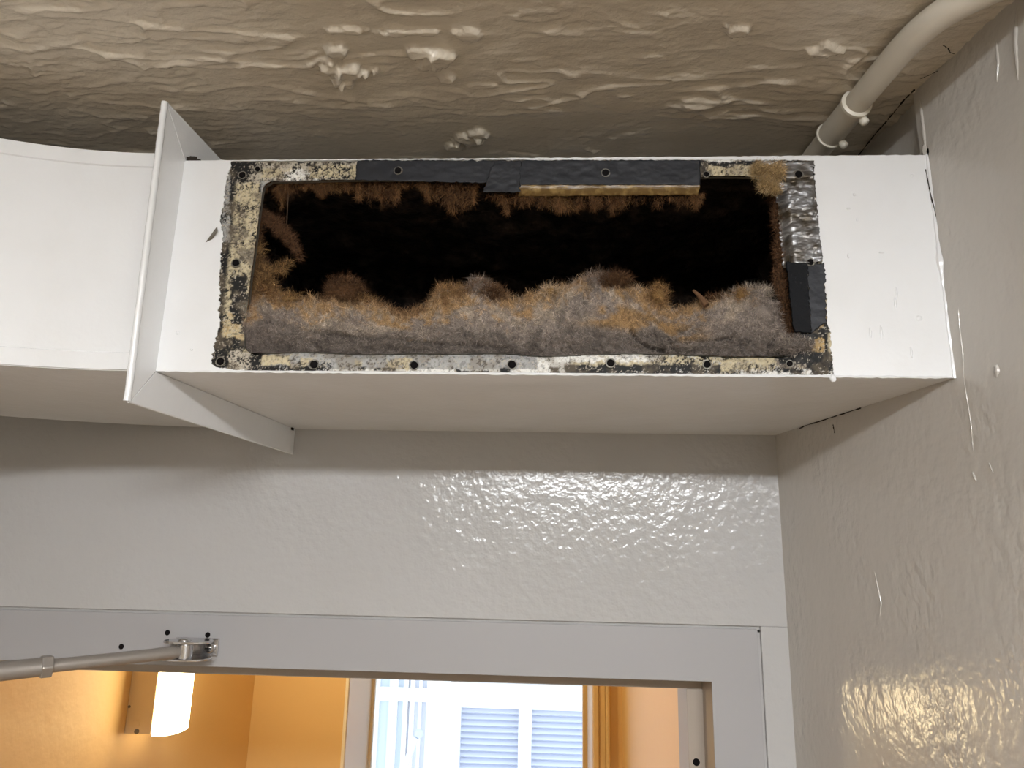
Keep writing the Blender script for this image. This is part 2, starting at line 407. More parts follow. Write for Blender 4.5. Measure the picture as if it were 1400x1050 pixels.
m = MB(); m.cyl((c0[0] + .001, .7230, zc_ - .0078), (0, 0, 1), .0058, .0142, 20); m.build('pivot_post', 'steel', dc, smooth=True)
m = MB(); m.blob((c0[0] - .001, .7235, zc_ + .0086), (.0062, .0062, .0034), 16, 8, 1, 0); m.build('rivet_head', 'steel', dc, smooth=True)
for dx in (.0150, -.0160):
    m = MB(); m.blob((c0[0] + dx, .7460, zc_ - .0008), (.0052, .0045, .0052), 14, 8, 2, 0); sc_ = m.build('bracket_screw', 'steel', dc, smooth=True)
    m = MB(); m.box((c0[0] + dx - .0032, .7410, zc_ - .0014), (c0[0] + dx + .0032, .7425, zc_ - .0002)); m.build('slot', 'hole', sc_)
# rod: from the bracket towards the elbow, nut part-way along
u = el - sh; Lr = np.linalg.norm(u); u /= Lr
s0 = np.array([c0[0] + .001, .7225, zc_ - .0012])
u = el - s0; Lr = np.linalg.norm(u); u /= Lr
tn = .118
m = MB(); m.tube([s0 + u * .004, s0 + u * .012, s0 + u * .03, s0 + u * tn], [.0052, .0062, .0058, .0058], 18); m.build('inner_rod', 'arm', dc, smooth=True)
m = MB(); m.cyl(s0 - np.array([0, 0, .0062]), (0, 0, 1), .0072, .0124, 20); m.build('rod_eye', 'steel', dc, smooth=True)
m = MB(); m.tube([s0 + u * (tn - .006), s0 + u * (tn + .003)], .0102, 6); m.build('lock_nut', 'arm', dc, bevel=.0012)
m = MB(); m.tube([s0 + u * (tn + .001), s0 + u * (tn + .04), s0 + u * (tn + .05), s0 + u * Lr], [.0080, .0080, .0088, .0088], 20); m.build('outer_tube', 'arm', dc, smooth=True)
m = MB(); m.cyl(el - np.array([0, 0, .014]), (0, 0, 1), .013, .028, 20); m.build('elbow_joint', 'arm', dc, smooth=True)
sp = np.array([-.700, .615, -.150])
m = MB(); q = np.array([.009, .006, 0]); e2 = el + np.array([0, 0, .012]); s2 = np.array([sp[0], sp[1], e2[2]])
m.hexa([e2 - q, e2 + q, s2 + q, s2 - q, e2 - q + [0, 0, .006], e2 + q + [0, 0, .006], s2 + q + [0, 0, .006], s2 - q + [0, 0, .006]]); m.build('main_arm', 'arm', dc, bevel=.001)
m = MB(); m.box((OX0 - .003, .50, -.205), (OX0 + .055, .74, -.145)); m.build('closer_body', 'arm', dc, bevel=.006)
m = MB(); m.cyl((sp[0], sp[1], -.147), (0, 0, 1), .010, .048, 16); m.build('spindle', 'steel', dc, smooth=True)

# ------------------------------------------------------------------ air duct
DX0 = -.2905
duct = empty('air_duct', (-.02, .62, ZB), 'white painted rectangular air duct with its grille missing, against the ceiling', 'duct')
# ragged edge of the paint where the grille frame sat (photo pixels on the duct's front face)
edge_px = [(318, 219), (308, 248), (304, 280), (301, 310), (305, 330), (301, 350), (300, 385), (299, 420), (300, 445), (295, 462), (292, 480), (289, 497), (300, 503), (335, 507), (420, 509.5), (520, 510.5), (640, 511),
           (760, 512), (880, 513), (1000, 513), (1080, 513.5), (1139, 512), (1137, 480), (1136, 455), (1131, 440), (1130, 400), (1125, 370), (1122, 345), (1117, 325), (1119, 300), (1113, 285), (1114, 250), (1113, 219.5),
           (1060, 218.5), (940, 218.5), (800, 218.5), (660, 218), (500, 218), (400, 218)]
el_ = []
for i in range(len(edge_px)):
    a = np.array(edge_px[i], float); b = np.array(edge_px[(i + 1) % len(edge_px)], float)
    n = max(2, int(np.linalg.norm(b - a) / 2.2)); 
    nn = np.array([-(b - a)[1], (b - a)[0]]) / np.linalg.norm(b - a)
    horiz = abs((b - a)[0]) > 3 * abs((b - a)[1])
    for t in np.linspace(0, 1, n, endpoint=False):
        q = a + (b - a) * t
        el_.append(q + nn * (RNG.normal() * (.35 if horiz else .95) + (0 if horiz else 2.6 * (float(vn(q[0] * .11, q[1] * .11, 5)) - .5))))
inner = [onY(q[0], q[1], YD) for q in el_]
inner = [(p[0], min(max(p[2], ZB + .0010), ZT - .0006)) for p in inner]
# front skin: triangles between the panel outline and the ragged edge
bm = bmesh.new()
outer = [(DX0, ZB), (wx(YD) + .003, ZB), (wx(YD) + .003, ZT), (DX0, ZT)]
def loop(pts, y):
    vs = [bm.verts.new((p[0], y, p[1])) for p in pts]
    return vs, [bm.edges.new((vs[i], vs[(i + 1) % len(vs)])) for i in range(len(vs))]
vo, eo = loop(outer, YD); vi, ei = loop(inner, YD)
bmesh.ops.triangle_fill(bm, use_beauty=True, use_dissolve=False, edges=eo + ei)
vi2 = [bm.verts.new((v.co.x + RNG.normal() * .0002, YD + .0018, v.co.z)) for v in vi]
for i in range(len(vi)): bm.faces.new((vi[i], vi[(i + 1) % len(vi)], vi2[(i + 1) % len(vi)], vi2[i]))
me = bpy.data.meshes.new('front_panel')
o0 = org(duct)
for v in bm.verts: v.co = Vector((v.co.x - o0[0], v.co.y - o0[1], v.co.z + CZ - o0[2]))
bmesh.ops.recalc_face_normals(bm, faces=bm.faces); bm.to_mesh(me); bm.free()
fp = link_mesh('front_panel', me, 'duct', duct, False); WL[fp.name] = o0
# underside, top, back, liner
def slab(name, x0, x1f, y0, y1, z0, z1, matn, par=duct, nx=60, ny=16, sag=None):
    U, Vv = np.meshgrid(np.linspace(0, 1, nx), np.linspace(y0, y1, ny), indexing='ij')
    Xs = x0 + (np.array([x1f(v) for v in Vv.ravel()]).reshape(Vv.shape) - x0) * U
    zz = np.full_like(Xs, z0) + (sag(Xs, Vv) if sag else 0)
    V0 = np.stack([Xs, Vv, zz], -1).reshape(-1, 3); V1 = np.stack([Xs, Vv, np.full_like(Xs, z1)], -1).reshape(-1, 3)
    q = gridq(nx, ny)
    return fast(name, np.concatenate([V0, V1]), np.concatenate([q[:, ::-1], q + len(V0)]), matn, par)
def sag(x, y):
    d = np.exp(-(((x + .03) / .05) ** 2 + ((y - YD - .02) / .02) ** 2))
    return -.0012 * d * (1 - sst(.30, .0, y - YD) * 0) * sst(0, .012, y - YD) + .0006 * (fbm(x * 14, y * 20, 9, 2) - .5) * sst(0, .02, y - YD)
slab('bottom_panel', DX0, lambda y: wx(y) + .002, YD, YB, ZB, ZB + .0012, 'duct', sag=sag)
slab('top_panel', DX0, lambda y: wx(y) + .008 * (y > .5), YD, YB - .002, ZT, ZT - .0012, 'duct')
# liner: dark, clumpy shell inside
def shell(name, o, a, b, na, nb, nrm, amp, seed):
    o = np.array(o); a = np.array(a); b = np.array(b); nrm = np.array(nrm)
    U, Vv = np.meshgrid(np.linspace(0, 1, na), np.linspace(0, 1, nb), indexing='ij')
    P = o + U[..., None] * a + Vv[..., None] * b
    la, lb = np.linalg.norm(a), np.linalg.norm(b)
    h = amp * (fbm(U * la * 30, Vv * lb * 30, seed, 4) ** 2 * 2 - .2)
    edge = sst(0, .06, U) * sst(0, .06, 1 - U)
    P = P + nrm * (h * edge)[..., None]
    return fast(name, P.reshape(-1, 3), gridq(na, nb), 'liner', duct)
x0, x1 = DX0 + .002, .236
shell('back_liner', (x0, .738, ZB + .002), (x1 - x0, 0, 0), (0, 0, ZT - ZB - .004), 260, 90, (0, -1, 0), .022, 1)
shell('bottom_liner', (x0, .53, ZB + .003), (x1 - x0, 0, 0), (0, .208, 0), 220, 90, (0, 0, 1), .012, 2)
shell('top_liner', (x0, YD + .016, ZT - .004), (x1 - x0, 0, 0), (0, .222, 0), 220, 100, (0, 0, -1), .010, 3)
shell('side_liner', (x0 + .01, YD + .006, ZB + .002), (0, .232, 0), (0, 0, ZT - ZB - .004), 110, 80, (1, 0, 0), .02, 4)
shell('side_liner', (.206, YD + .014, ZB + .002), (.02, .224, 0), (0, 0, ZT - ZB - .004), 110, 80, (-1, 0, 0), .014, 5)

# bare flange around the opening, with old adhesive, black mastic and metal
OPX0, OPX1, OPZ0, OPZ1 = -.2240, .1745, .1365, .2755
stp = .00055
gx = np.arange(-.254, .2065, stp); gz = np.arange(ZB + .0006, ZT - .0004, stp)
GX, GZ = np.meshgrid(gx, gz, indexing='ij')
yfl = YD + .0011
PX, PY = proj(np.stack([GX, np.full_like(GX, YD), GZ], -1))
jx = (fbm(PX * .09, PY * .09, 301, 5, .65) - .5) * 1.5; jy = (fbm(PX * .09, PY * .09, 302, 5, .65) - .5) * 1.5
n_big = fbm(PX * .06, PY * .06, 310, 4); n_med = fbm(PX * .16, PY * .16, 311, 4); n_fin = fbm(PX * .55, PY * .55, 312, 3, .7)
def reg(xa, ya, xb, yb, rag=8.0, soft=1.5, ang=1.0):
    qx = PX + jx * rag; qy = PY + jy * rag
    d = np.minimum(np.minimum(qx - xa, xb - qx), np.minimum(qy - ya, yb - qy))
    return sst(-soft, soft, d)
colr = np.zeros(GX.shape + (3,)); hgt = np.zeros(GX.shape)
metal = lin(158, 157, 154); colr[:] = metal
colr *= (0.82 + .36 * n_med)[..., None]
def lay(c, a, h=0.0, var=.25):
    global colr, hgt
    c = np.array(c)[None, None, :] * (1 - var / 2 + var * n_fin)[..., None]
    colr = colr * (1 - a[..., None]) + c * a[..., None]; hgt = hgt * (1 - a) + h * a
cream = lin(190, 177, 146); cream2 = lin(180, 171, 155); blk = lin(17, 16, 15); tapec = lin(52, 53, 58); wht = lin(226, 224, 218); tan = lin(176, 148, 100)
n_sp = fbm(PX * .13, PY * .13, 340, 5, .75)
speck = lambda lo, hi: sst(lo, hi, n_sp * .6 + n_fin * .4)
# bottom strip
lay(wht, reg(735, 470, 900, 506, 10) * .9, .0003)
lay(wht, reg(890, 470, 1080, 492, 6) * .85, .0003)
lay(wht, reg(325, 504.5, 1140, 514, 2.5), .0004)
lay(cream, reg(351, 484, 396, 500, 9), .0005); lay(cream, reg(410, 489, 428, 504, 8) * speck(.38, .44), .0005)
lay(cream, reg(526, 490, 562, 505, 9) * speck(.36, .44), .0005); lay(cream, reg(484, 493, 494, 501, 6) * .8, .0003)
lay(blk, reg(334, 500, 442, 509, 5) * speck(.30, .42), .0003)
lay(blk, reg(400, 494, 455, 508, 12) * speck(.46, .53), .0003)
for a in ((488, 502, 500, 507), (510, 502, 540, 507), (622, 505, 645, 510), (650, 506, 668, 511), (684, 503, 698, 511), (752, 502, 764, 510)): lay(blk, reg(*a, 5), .0003)
lay(cream, reg(782, 484, 1106, 503, 12) * speck(.34, .42), .0006)
lay(wht, reg(760, 480, 905, 494, 9) * speck(.40, .46), .0004)
lay(blk, reg(772, 498, 1012, 511, 6) * speck(.28, .36), .0002)
lay(blk, reg(888, 485, 1020, 501, 12) * speck(.50, .56), .0002)
lay(cream, reg(985, 490, 1060, 507, 8) * speck(.32, .40), .0006); lay(blk, reg(1020, 500, 1115, 511, 10) * speck(.45, .52), .0002)
lay(lin(120, 110, 100), reg(1060, 484, 1124, 503, 8) * speck(.42, .55), .0004)
# left strip
L_ = reg(285, 214, 357, 512, 3)
lay(blk, L_ * sst(505, 500, PY), .0001)
lay(cream, L_ * reg(306, 250, 356, 372, 12) * speck(.42, .47), .0007)
lay(cream2, L_ * reg(318, 222, 356, 252, 9) * speck(.47, .53), .0006)
lay(cream, L_ * reg(302, 355, 350, 480, 12) * speck(.40, .45), .0007)
lay(tan, L_ * reg(298, 430, 342, 476, 12) * speck(.45, .6) * .7, .0006)
lay(blk, reg(316, 374, 337, 442, 14) * speck(.30, .38), .0003)
lay(lin(96, 94, 88), L_ * sst(.60, .68, n_big) * .7, .0004)
lay(blk, reg(292, 462, 335, 500, 14) * speck(.40, .46), .0002)
lay(cream2, reg(312, 478, 342, 506, 10) * speck(.42, .48), .0006); lay(blk, reg(289, 486, 309, 505, 6) * speck(.38, .46), .0003)
edgeL = sst(12, 4, PX - (318 - (PY - 219) * .10)); lay(blk, edgeL * speck(.33, .39), .0003)
# top strip
T_ = reg(312, 212, 1120, 247, 2)
lay(blk, T_ * reg(312, 214, 500, 248, 3), .0001)
lay(cream2, T_ * reg(340, 222, 490, 247, 7) * speck(.44, .50), .0006)
lay(cream, T_ * reg(358, 230, 400, 243, 8) * speck(.42, .47), .0007)
lay(wht, T_ * reg(386, 232, 440, 247, 8) * speck(.43, .48), .0006)
lay(cream, T_ * reg(425, 226, 488, 243, 9) * speck(.40, .46), .0008)
lay(lin(40, 39, 38), reg(490, 214, 1012, 250, 4), .0002)
lay(lin(84, 80, 74), reg(500, 222, 670, 234, 16) * speck(.48, .62) * .7, .0003)
lay(blk, reg(960, 216, 1040, 249, 3), .0001); lay(cream, reg(966, 226, 1036, 246, 8) * speck(.37, .42), .0008); lay(wht, reg(958, 246, 1032, 251, 2), .0004)
lay(wht, T_ * sst(219.5, 217.5, PY + jy * 5 + (n_big - .5) * 5), .0004)
# right strip
R_ = reg(1066, 214, 1145, 513, 3)
lay(lin(46, 45, 44), R_ * sst(500, 496, PY), .0002)
lay(blk, R_ * speck(.46, .54) * sst(505, 490, PY), .0002)
lay(tan, reg(1108, 416, 1126, 447, 10) * speck(.36, .44), .0006); lay(tan, reg(1113, 396, 1124, 408, 7), .0006)
lay(tan, reg(1112, 462, 1131, 480, 8) * speck(.38, .46), .0006); lay(cream, reg(1122, 340, 1134, 430, 8) * speck(.44, .5), .0006)
lay(cream, reg(1131, 455, 1141, 495, 5) * speck(.38, .46), .0006)
lay(blk, reg(1104, 482, 1142, 513, 8) * speck(.38, .46), .0003); lay(blk, reg(1128, 455, 1133, 511, 3), .0)
lay(lin(150, 149, 146), reg(303, 226, 313, 330, 8) * speck(.36, .44), .0002)
# fine grime and flecks everywhere
g1 = sst(.555, .61, fbm(PX * .34, PY * .34, 350, 4, .7)); lay(blk, g1 * .85 * (.45 + .55 * sst(.45, .6, n_big)), .0)
g2 = sst(.66, .70, fbm(PX * .40, PY * .40, 351, 3, .7)); lay(cream2, g2 * .8, .0004)
g3 = sst(.48, .66, n_big) * .45; lay(lin(110, 98, 80), g3, .0003)
colr = np.clip(colr, 0, 1)
bulge = .0016 * sst(480, 470, PX) * 0
GYv = yfl - hgt * 1.1 - .0003 * n_fin
# opening with rounded, slightly bent lip
wob = .0016 * (fbm(PX * .012, PY * .012, 330, 2) - .5) * 2
rr = .009
def rbox(x, z):
    cx_, cz_ = (OPX0 + OPX1) / 2, (OPZ0 + OPZ1) / 2
    lean = (z - cz_) * -.04
    qx = np.abs(x - cx_ - lean * 0) - ((OPX1 - OPX0) / 2 - rr); qz = np.abs(z - cz_) - ((OPZ1 - OPZ0) / 2 - rr)
    return np.hypot(np.maximum(qx, 0), np.maximum(qz, 0)) + np.minimum(np.maximum(qx, qz), 0) - rr
SD = rbox(GX, GZ) + wob
keepv = SD > 0
GYv = GYv + .0024 * sst(.0045, 0, SD) * (GZ < .16)         # bottom lip rolls inwards
Q = gridq(len(gx), len(gz)); kf = keepv.ravel()
Q = Q[kf[Q].all(1)]
used = np.zeros(kf.size, bool); used[Q.ravel()] = True
idx = np.cumsum(used) - 1
V = np.stack([GX, GYv, GZ], -1).reshape(-1, 3)[used]
fl = fast('bare_flange', V, idx[Q], 'dirty', duct, colr.reshape(-1, 3)[used])
fl['label'] = 'bare metal flange blotched with cream adhesive and black mastic'
# metal returns of the opening going into the duct
m = MB()
def rim_pts(n=220):
    out = []
    for t in np.linspace(0, 1, n, endpoint=False):
        a = 2 * math.pi * t
        lo, hi = 0.0, .35
        cx_, cz_ = (OPX0 + OPX1) / 2, (OPZ0 + OPZ1) / 2
        for _ in range(24):
            mid = (lo + hi) / 2
            x, z = cx_ + mid * math.cos(a), cz_ + mid * math.sin(a)
            p_ = proj(np.array([x, YD, z]))
            w_ = .0016 * (float(fbm(p_[0] * .012, p_[1] * .012, 330, 2)) - .5) * 2
            if float(rbox(np.array(x), np.array(z))) + w_ < 0: lo = mid
            else: hi = mid
        out.append((cx_ + hi * math.cos(a), cz_ + hi * math.sin(a)))
    return out
rp = rim_pts()
n = len(rp)
m.add([(p[0], yfl, p[1]) for p in rp] + [(p[0], yfl + .0030, p[1]) for p in rp], [(i, (i + 1) % n, (i + 1) % n + n, i + n) for i in range(n)])
m.build('opening_return', 'bare', duct, smooth=True)
# screw holes with scraped rims
for px, py, r in [(331, 239, .0024), (352, 231, .0018), (322, 359, .0026), (301, 494, .0026), (429, 498, .0028), (544, 233, .0024), (702, 239, .0026), (828, 236, .0025), (966, 238, .0018), (1092, 238, .0026), (1108, 358, .0022),
                  (566, 499, .0027), (700, 498, .0028), (835, 496, .0026), (967, 498, .0024), (1080, 497, .0018)]:
    c = onY(px, py, YD - .0012)
    m = MB(); ringp = [(c[0] + (r + .0007) * math.cos(a), YD - .0009, c[2] + (r + .0007) * math.sin(a)) for a in np.linspace(0, 2 * math.pi, 19)]
    m.tube(ringp, [random.uniform(.00015, .0007) for _ in ringp], 6, cap=False); rg = m.build('screw_hole', 'bare', duct, smooth=True)
    m = MB(); m.cyl((c[0], YD - .0013, c[2]), (0, 1, 0), r, .0016, 16); m.build('hole_core', 'hole', rg)

# tape and strips on the flange
def sheet(name, corners, Y0, matn, nx=60, nz=24, amp=.0006, seed=0, rag=.0006, wrap=0.0, fold=None, thick=.0004):
    """corners: tl, tr, br, bl in photo pixels on the flange plane"""
    C = [onY(a, b, Y0) for a, b in corners]
    U, Vv = np.meshgrid(np.linspace(0, 1, nx), np.linspace(0, 1, nz), indexing='ij')
    P = (C[0] * ((1 - U) * (1 - Vv))[..., None] + C[1] * (U * (1 - Vv))[..., None] + C[2] * (U * Vv)[..., None] + C[3] * ((1 - U) * Vv)[..., None])
    P[..., 1] = Y0 - amp * fbm(P[..., 0] * 110, P[..., 2] * 200, seed, 4)
    e = rag * (fbm(U * nx * .35, Vv * nz * .35, seed + 5, 3) - .5) * 2
    be = np.maximum(sst(.1, 0, Vv), sst(.9, 1, Vv)); P[..., 2] += e * be
    be = np.maximum(sst(.08, 0, U), sst(.92, 1, U)); P[..., 0] += e * 1.6 * be
    if fold is not None: P = fold(P, U, Vv)
    Pb = P.copy(); Pb[..., 1] += thick
    q = gridq(nx, nz); nv = nx * nz
    rimi = list(range(0, nz)) + [i * nz + nz - 1 for i in range(1, nx)] + [(nx - 1) * nz + j for j in range(nz - 2, -1, -1)] + [i * nz for i in range(nx - 2, 0, -1)]
    rim = np.array([(rimi[i], rimi[(i + 1) % len(rimi)], rimi[(i + 1) % len(rimi)] + nv, rimi[i] + nv) for i in range(len(rimi))])
    return fast(name, np.concatenate([P.reshape(-1, 3), Pb.reshape(-1, 3)]), np.concatenate([q, q[:, ::-1] + nv, rim]), matn, duct)
t1 = sheet('black_tape', [(708, 219.5), (957, 219.5), (957, 253), (706, 253)], YD - .0006, 'tape', 140, 24, .0010, 3)
t2 = sheet('black_tape', [(488, 219.5), (684, 220), (668, 250), (486, 247)], YD - .0004, 'tape', 120, 22, .0009, 8, rag=.0012)
t3 = sheet('black_tape', [(676, 220), (712, 220), (710, 263), (660, 263)], YD - .0011, 'tape', 40, 36, .0012, 13, rag=.0010)
def ff(P, U, Vv):
    P[..., 1] += .006 * sst(.34, .0, U) ** 1.5      # wraps round the edge of the opening
    P[..., 1] -= .0005 * np.abs(np.sin(Vv * 21 + 5 * U + 3 * fbm(U * 5, Vv * 9, 5, 2)))
    return P
t4 = sheet('foil_tape', [(1064, 258), (1112, 240), (1124, 358), (1074, 362)], YD - .0006, 'foil', 50, 110, .0009, 21, rag=.0009, fold=ff)
t5 = sheet('foil_tape', [(1044, 222), (1112, 221), (1113, 262), (1064, 262)], YD - .0003, 'foil', 60, 40, .0009, 31, rag=.0012); t5['label'] = 'dull grey foil tape at the corner of the flange'
t6 = sheet('foam_strip', [(1075, 358), (1103, 360), (1109, 455), (1086, 453)], YD - .0016, 'rubber', 30, 90, .0006, 41, rag=.0006, thick=.0020); t6['label'] = 'black foam gasket strip'
t7 = sheet('black_tape', [(1103, 362), (1127, 360), (1130, 440), (1108, 456)], YD - .0005, 'tape', 30, 70, .0006, 47, rag=.0014)
def ffg(P, U, Vv):
    P[..., 1] += .004 * Vv; P[..., 1] -= .0013 * np.sin(Vv * math.pi); return P
t8 = sheet('resin_strip', [(709, 252), (957, 250), (956, 263), (709, 265)], YD - .0002, 'gold', 160, 12, .0008, 52, rag=.0005, fold=ffg); t8['label'] = 'golden brown resin strip under the black tape'

# collar: four mitred strips around the duct, the front one with a rolled edge
def cxp(y): return -.2882 + .0135 * (y - .49) / .258
def colstrip(name, pts):
    mm = MB(); mm.prism([(cxp(y) + .0003, y, z) for y, z in pts], (-.0018, 0, 0)); return mm.build(name, 'duct', collar, bevel=.0003)
mm = MB(); mm.prism([(cxp(y) + .0003, y, z) for y, z in [(.4595, .3225), (.4672, .0935), (.4917, .1215), (.4917, .2925)]], (-.0018, 0, 0)); collar = mm.build('collar', 'duct', duct, bevel=.0003); WL[collar.name] = org(duct)
colstrip('collar_strip', [(.4600, .3226), (.4922, .2930), (.746, .2930), (.746, .3226)])
colstrip('collar_strip', [(.4678, .0933), (.7495, .0945), (.7495, .1212), (.4922, .1212)])
m = MB(); pth = [np.array([cxp(.46) - .0010, .4593 + (.4670 - .4593) * t, .3222 + (.0940 - .3222) * t]) for t in np.linspace(0, 1, 60)]
pth = [p + np.array([0, random.uniform(-.0002, .0002), 0]) for p in pth]
m.tube(pth, [.0024 + random.uniform(-.00018, .00018) for _ in pth], 10); m.build('rolled_edge', 'duct', collar, smooth=True)
m = MB(); pth = [np.array([cxp(y) - .0006, y, .0938 + .0009 * (y - .467) / .28]) for y in np.linspace(.467, .749, 40)]
m.tube(pth, .0011, 8); m.build('rolled_edge', 'duct', collar, smooth=True)
m = MB(); pth = [np.array([cxp(y) - .0006, y, .3224]) for y in np.linspace(.460, .745, 30)]
m.tube(pth, .0012, 8); m.build('rolled_edge', 'duct', collar, smooth=True)
m = MB(); m.box((cxp(.74) + .0002, .7380, .1190), (cxp(.74) + .0016, .7430, .1245)); m.build('collar_gap', 'hole', duct)
m = MB(); m.blob((cxp(.495) + .004, YD + .004, ZT + .0015), (.006, .004, .004), 12, 8, 4, .25); m.build('mastic_dab', 'crack', duct, smooth=True)

# elbow turning towards the room on the left
EC = np.array([-.300, YD - .33]); RI, RO = .330, .5875; ZT2 = .2985
prof = [(RI, ZB), (RI, ZB + .0005), (RI - .0016, ZB + .0006), (RI - .0016, ZB + .0135), (RI, ZB + .0141), (RI, ZT2 - .0125), (RI - .0016, ZT2 - .0119), (RI - .0016, ZT2 - .0004), (RI, ZT2), (RO, ZT2), (RO, ZB)]
cent = []
for x in np.linspace(-.2900, -.300, 3): cent.append(('s', x))
NTH = 70
def elbow_pt(r, i):
    if i < 3:
        x = np.linspace(-.2895, -.300, 3)[i]; return (x, EC[1] + r)
    if i < 3 + NTH:
        th = (i - 2) / NTH * math.pi / 2; return (EC[0] - r * math.sin(th), EC[1] + r * math.cos(th))
    t = (i - 3 - NTH + 1) / 8; return (EC[0] - r, EC[1] - t * (EC[1] - RY))
NI = 3 + NTH + 8; k = len(prof)
vs = []
for i in range(NI):
    for r, z in prof:
        x, y = elbow_pt(r, i); vs.append((x, y, z))
fs = [(i * k + j, i * k + (j + 1) % k, (i + 1) * k + (j + 1) % k, (i + 1) * k + j) for i in range(NI - 1) for j in range(k)]
m = MB(); m.add(vs, fs); eb = m.build('elbow', 'duct', duct, smooth=True); me = eb.data
me.set_sharp_from_angle(angle=math.radians(25))

# caulk bead between duct and right wall, its drips, and the crack at the back of the joint
m = MB(); pth = []; rad = []
for z in np.linspace(ZT + .001, ZB - .0005, 70):
    pth.append((wx(YD) - .0002 + random.uniform(-.0002, .0002), YD + .0002, z)); rad.append(.0009 + .0010 * float(vn(z * 160, 0, 4)) + .0016 * math.exp(-((z - .207) / .006) ** 2))
m.tube(pth, rad, 8); m.build('caulk_bead', 'duct', duct, smooth=True)
m = MB(); c = onY(1268, 206, YD + .002); m.blob(c, (.0035, .003, .006), 12, 9, 3, .25); cb = m.build('caulk_lump', 'wallr', duct, smooth=True)
m = MB(); c2 = onY(1270, 207, YD - .001); m.blob(c2, (.0016, .001, .0038), 10, 8, 5, .25); m.build('gap', 'hole', cb)
def crack(name, pts, w, par, off=.0006):
    mm = MB(); up = []; dn = []
    P = [np.array(p) for p in pts]; dense = []
    for i in range(len(P) - 1):
        for t in np.linspace(0, 1, 8, endpoint=False): dense.append(P[i] * (1 - t) + P[i + 1] * t)
    dense.append(P[-1])
    rads = [max(.00012, w * random.uniform(.25, 1.2)) for _ in dense]
    mm.tube(dense, rads, 5); return mm.build(name, 'crack', par)
jn = lambda y, dz=0: np.array([wx(y) - .0004, y, ZB - .0002 + dz])
crack('joint_crack', [jn(.60), jn(.628), jn(.645), jn(.69), jn(.70, -.001)], .0007, duct)
crack('joint_crack', [onR(1139, 580), onR(1141, 592)], .0006, duct)
crack('joint_crack', [(wx(YD) - .0028, YD - .0004, ZT - .012), (wx(YD) - .0018, YD - .0008, ZT - .03), (wx(YD) + .0002, YD - .001, ZT - .05)], .0005, duct)
crack('joint_crack', [onZ(1250, 123, ZC - .0012), onZ(1236, 137, ZC - .0012), onZ(1212, 166, ZC - .0012), onZ(1196, 184, ZC - .0012), onZ(1174, 212, ZC - .0012)], .0007, wr)
crack('joint_crack', [onZ(1290, 62, ZC - .0025), onZ(1296, 66, ZC - .0022), onZ(1299, 72, ZC - .0022), onZ(1306, 74, ZC - .0022)], .0004, wr)
crack('joint_crack', [onZ(1258, 108, ZC - .0022), onZ(1270, 103, ZC - .0022), onZ(1282, 97, ZC - .0022)], .0003, wr)
# drips and chips on the duct front
for i, (px, py, a, b) in enumerate([(1205, 345, .0022, .0008), (1168, 266, .0012, .0012), (1160, 285, .0016, .0009), (1224, 414, .0009, .0045), (1205, 455, .0009, .006), (1256, 435, .0022, .0020), (1190, 455, .0009, .004), (1246, 482, .0008, .0045),
                                    (1172, 300, .0012, .0016), (1226, 400, .0006, .004), (1247, 240, .0014, .0010), (1160, 350, .0010, .0020), (243, 455, .0014, .0018), (262, 478, .001, .001)]):
    c = onY(px, py, YD); m = MB(); m.blob((c[0], YD, c[2]), (a, .0007, b), 10, 7, i, .15); m.build('paint_drip', 'duct', duct, smooth=True)
c = [onY(*p, YD - .0003) for p in ((281, 331), (299, 312), (300, 318), (290, 327))]
m = MB(); m.prism([c[0], c[1] + [0, -.003, 0], c[2] + [0, -.0032, 0], c[3]], (0, .0004, 0)); m.build('paint_flake', 'bare', duct)
m = MB(); pth = [onY(px, 516 + random.uniform(-.5, .5), YD - .0002) for px in np.linspace(225, 1300, 150)]
pth = [(p[0], YD - .0001, ZB + random.uniform(-.0002, .0003)) for p in pth]
m.tube(pth, [random.uniform(.0006, .0012) for _ in pth], 6); m.build('paint_lip', 'duct', duct, smooth=True)
m = MB(); pth = [(x, YD + .0006, ZT + random.uniform(-.0002, .0004)) for x in np.linspace(-.262, wx(YD) - .002, 160)]
m.tube(pth, [random.uniform(.0003, .0006) for _ in pth], 6); m.build('paint_lip', 'duct', duct, smooth=True)
c = onY(1138, 514, YD); m = MB(); m.blob((c[0], YD - .0005, ZB - .0012), (.0022, .0018, .0026), 12, 8, 6, .15); m.build('paint_drip', 'duct', duct, smooth=True)

# ------------------------------------------------------------------ insulation
def clampc(c): return np.clip(c, 0, 1)
grey = lin(150, 138, 128); greyd = lin(112, 103, 96); gold = lin(164, 130, 84); brown = lin(100, 71, 46); pale = lin(188, 172, 152)
sil = np.array([(333, 398), (342, 392), (352, 384), (362, 388), (375, 396), (388, 406), (405, 408), (425, 410), (440, 411), (452, 404), (470, 404), (490, 408), (510, 412), (530, 420), (545, 424), (560, 424), (580, 420), (590, 408), (600, 394), (615, 391), (630, 393), (645, 392), (660, 383),
                (672, 386), (684, 396), (700, 408), (715, 406), (735, 397), (750, 394), (765, 391), (780, 388), (795, 379), (815, 376), (835, 378), (855, 382), (866, 392), (880, 396), (893, 402), (905, 414), (920, 423), (935, 421), (950, 414), (965, 414), (978, 409), (990, 404), (1004, 399), (1018, 396),
                (1035, 399), (1050, 406), (1060, 418), (1066, 438), (1069, 452), (1078, 458), (1092, 459), (1104, 462), (1110, 472), (1112, 484)], float)
ins_b = empty('insulation_blanket', (0, .51, ZB + .014), 'torn grey-brown fibreglass blanket lying along the bottom of the open duct', 'insulation')
nu, nv = 720, 110
pxs = np.linspace(331, 1111, nu)
spy = np.interp(pxs, sil[:, 0], sil[:, 1])
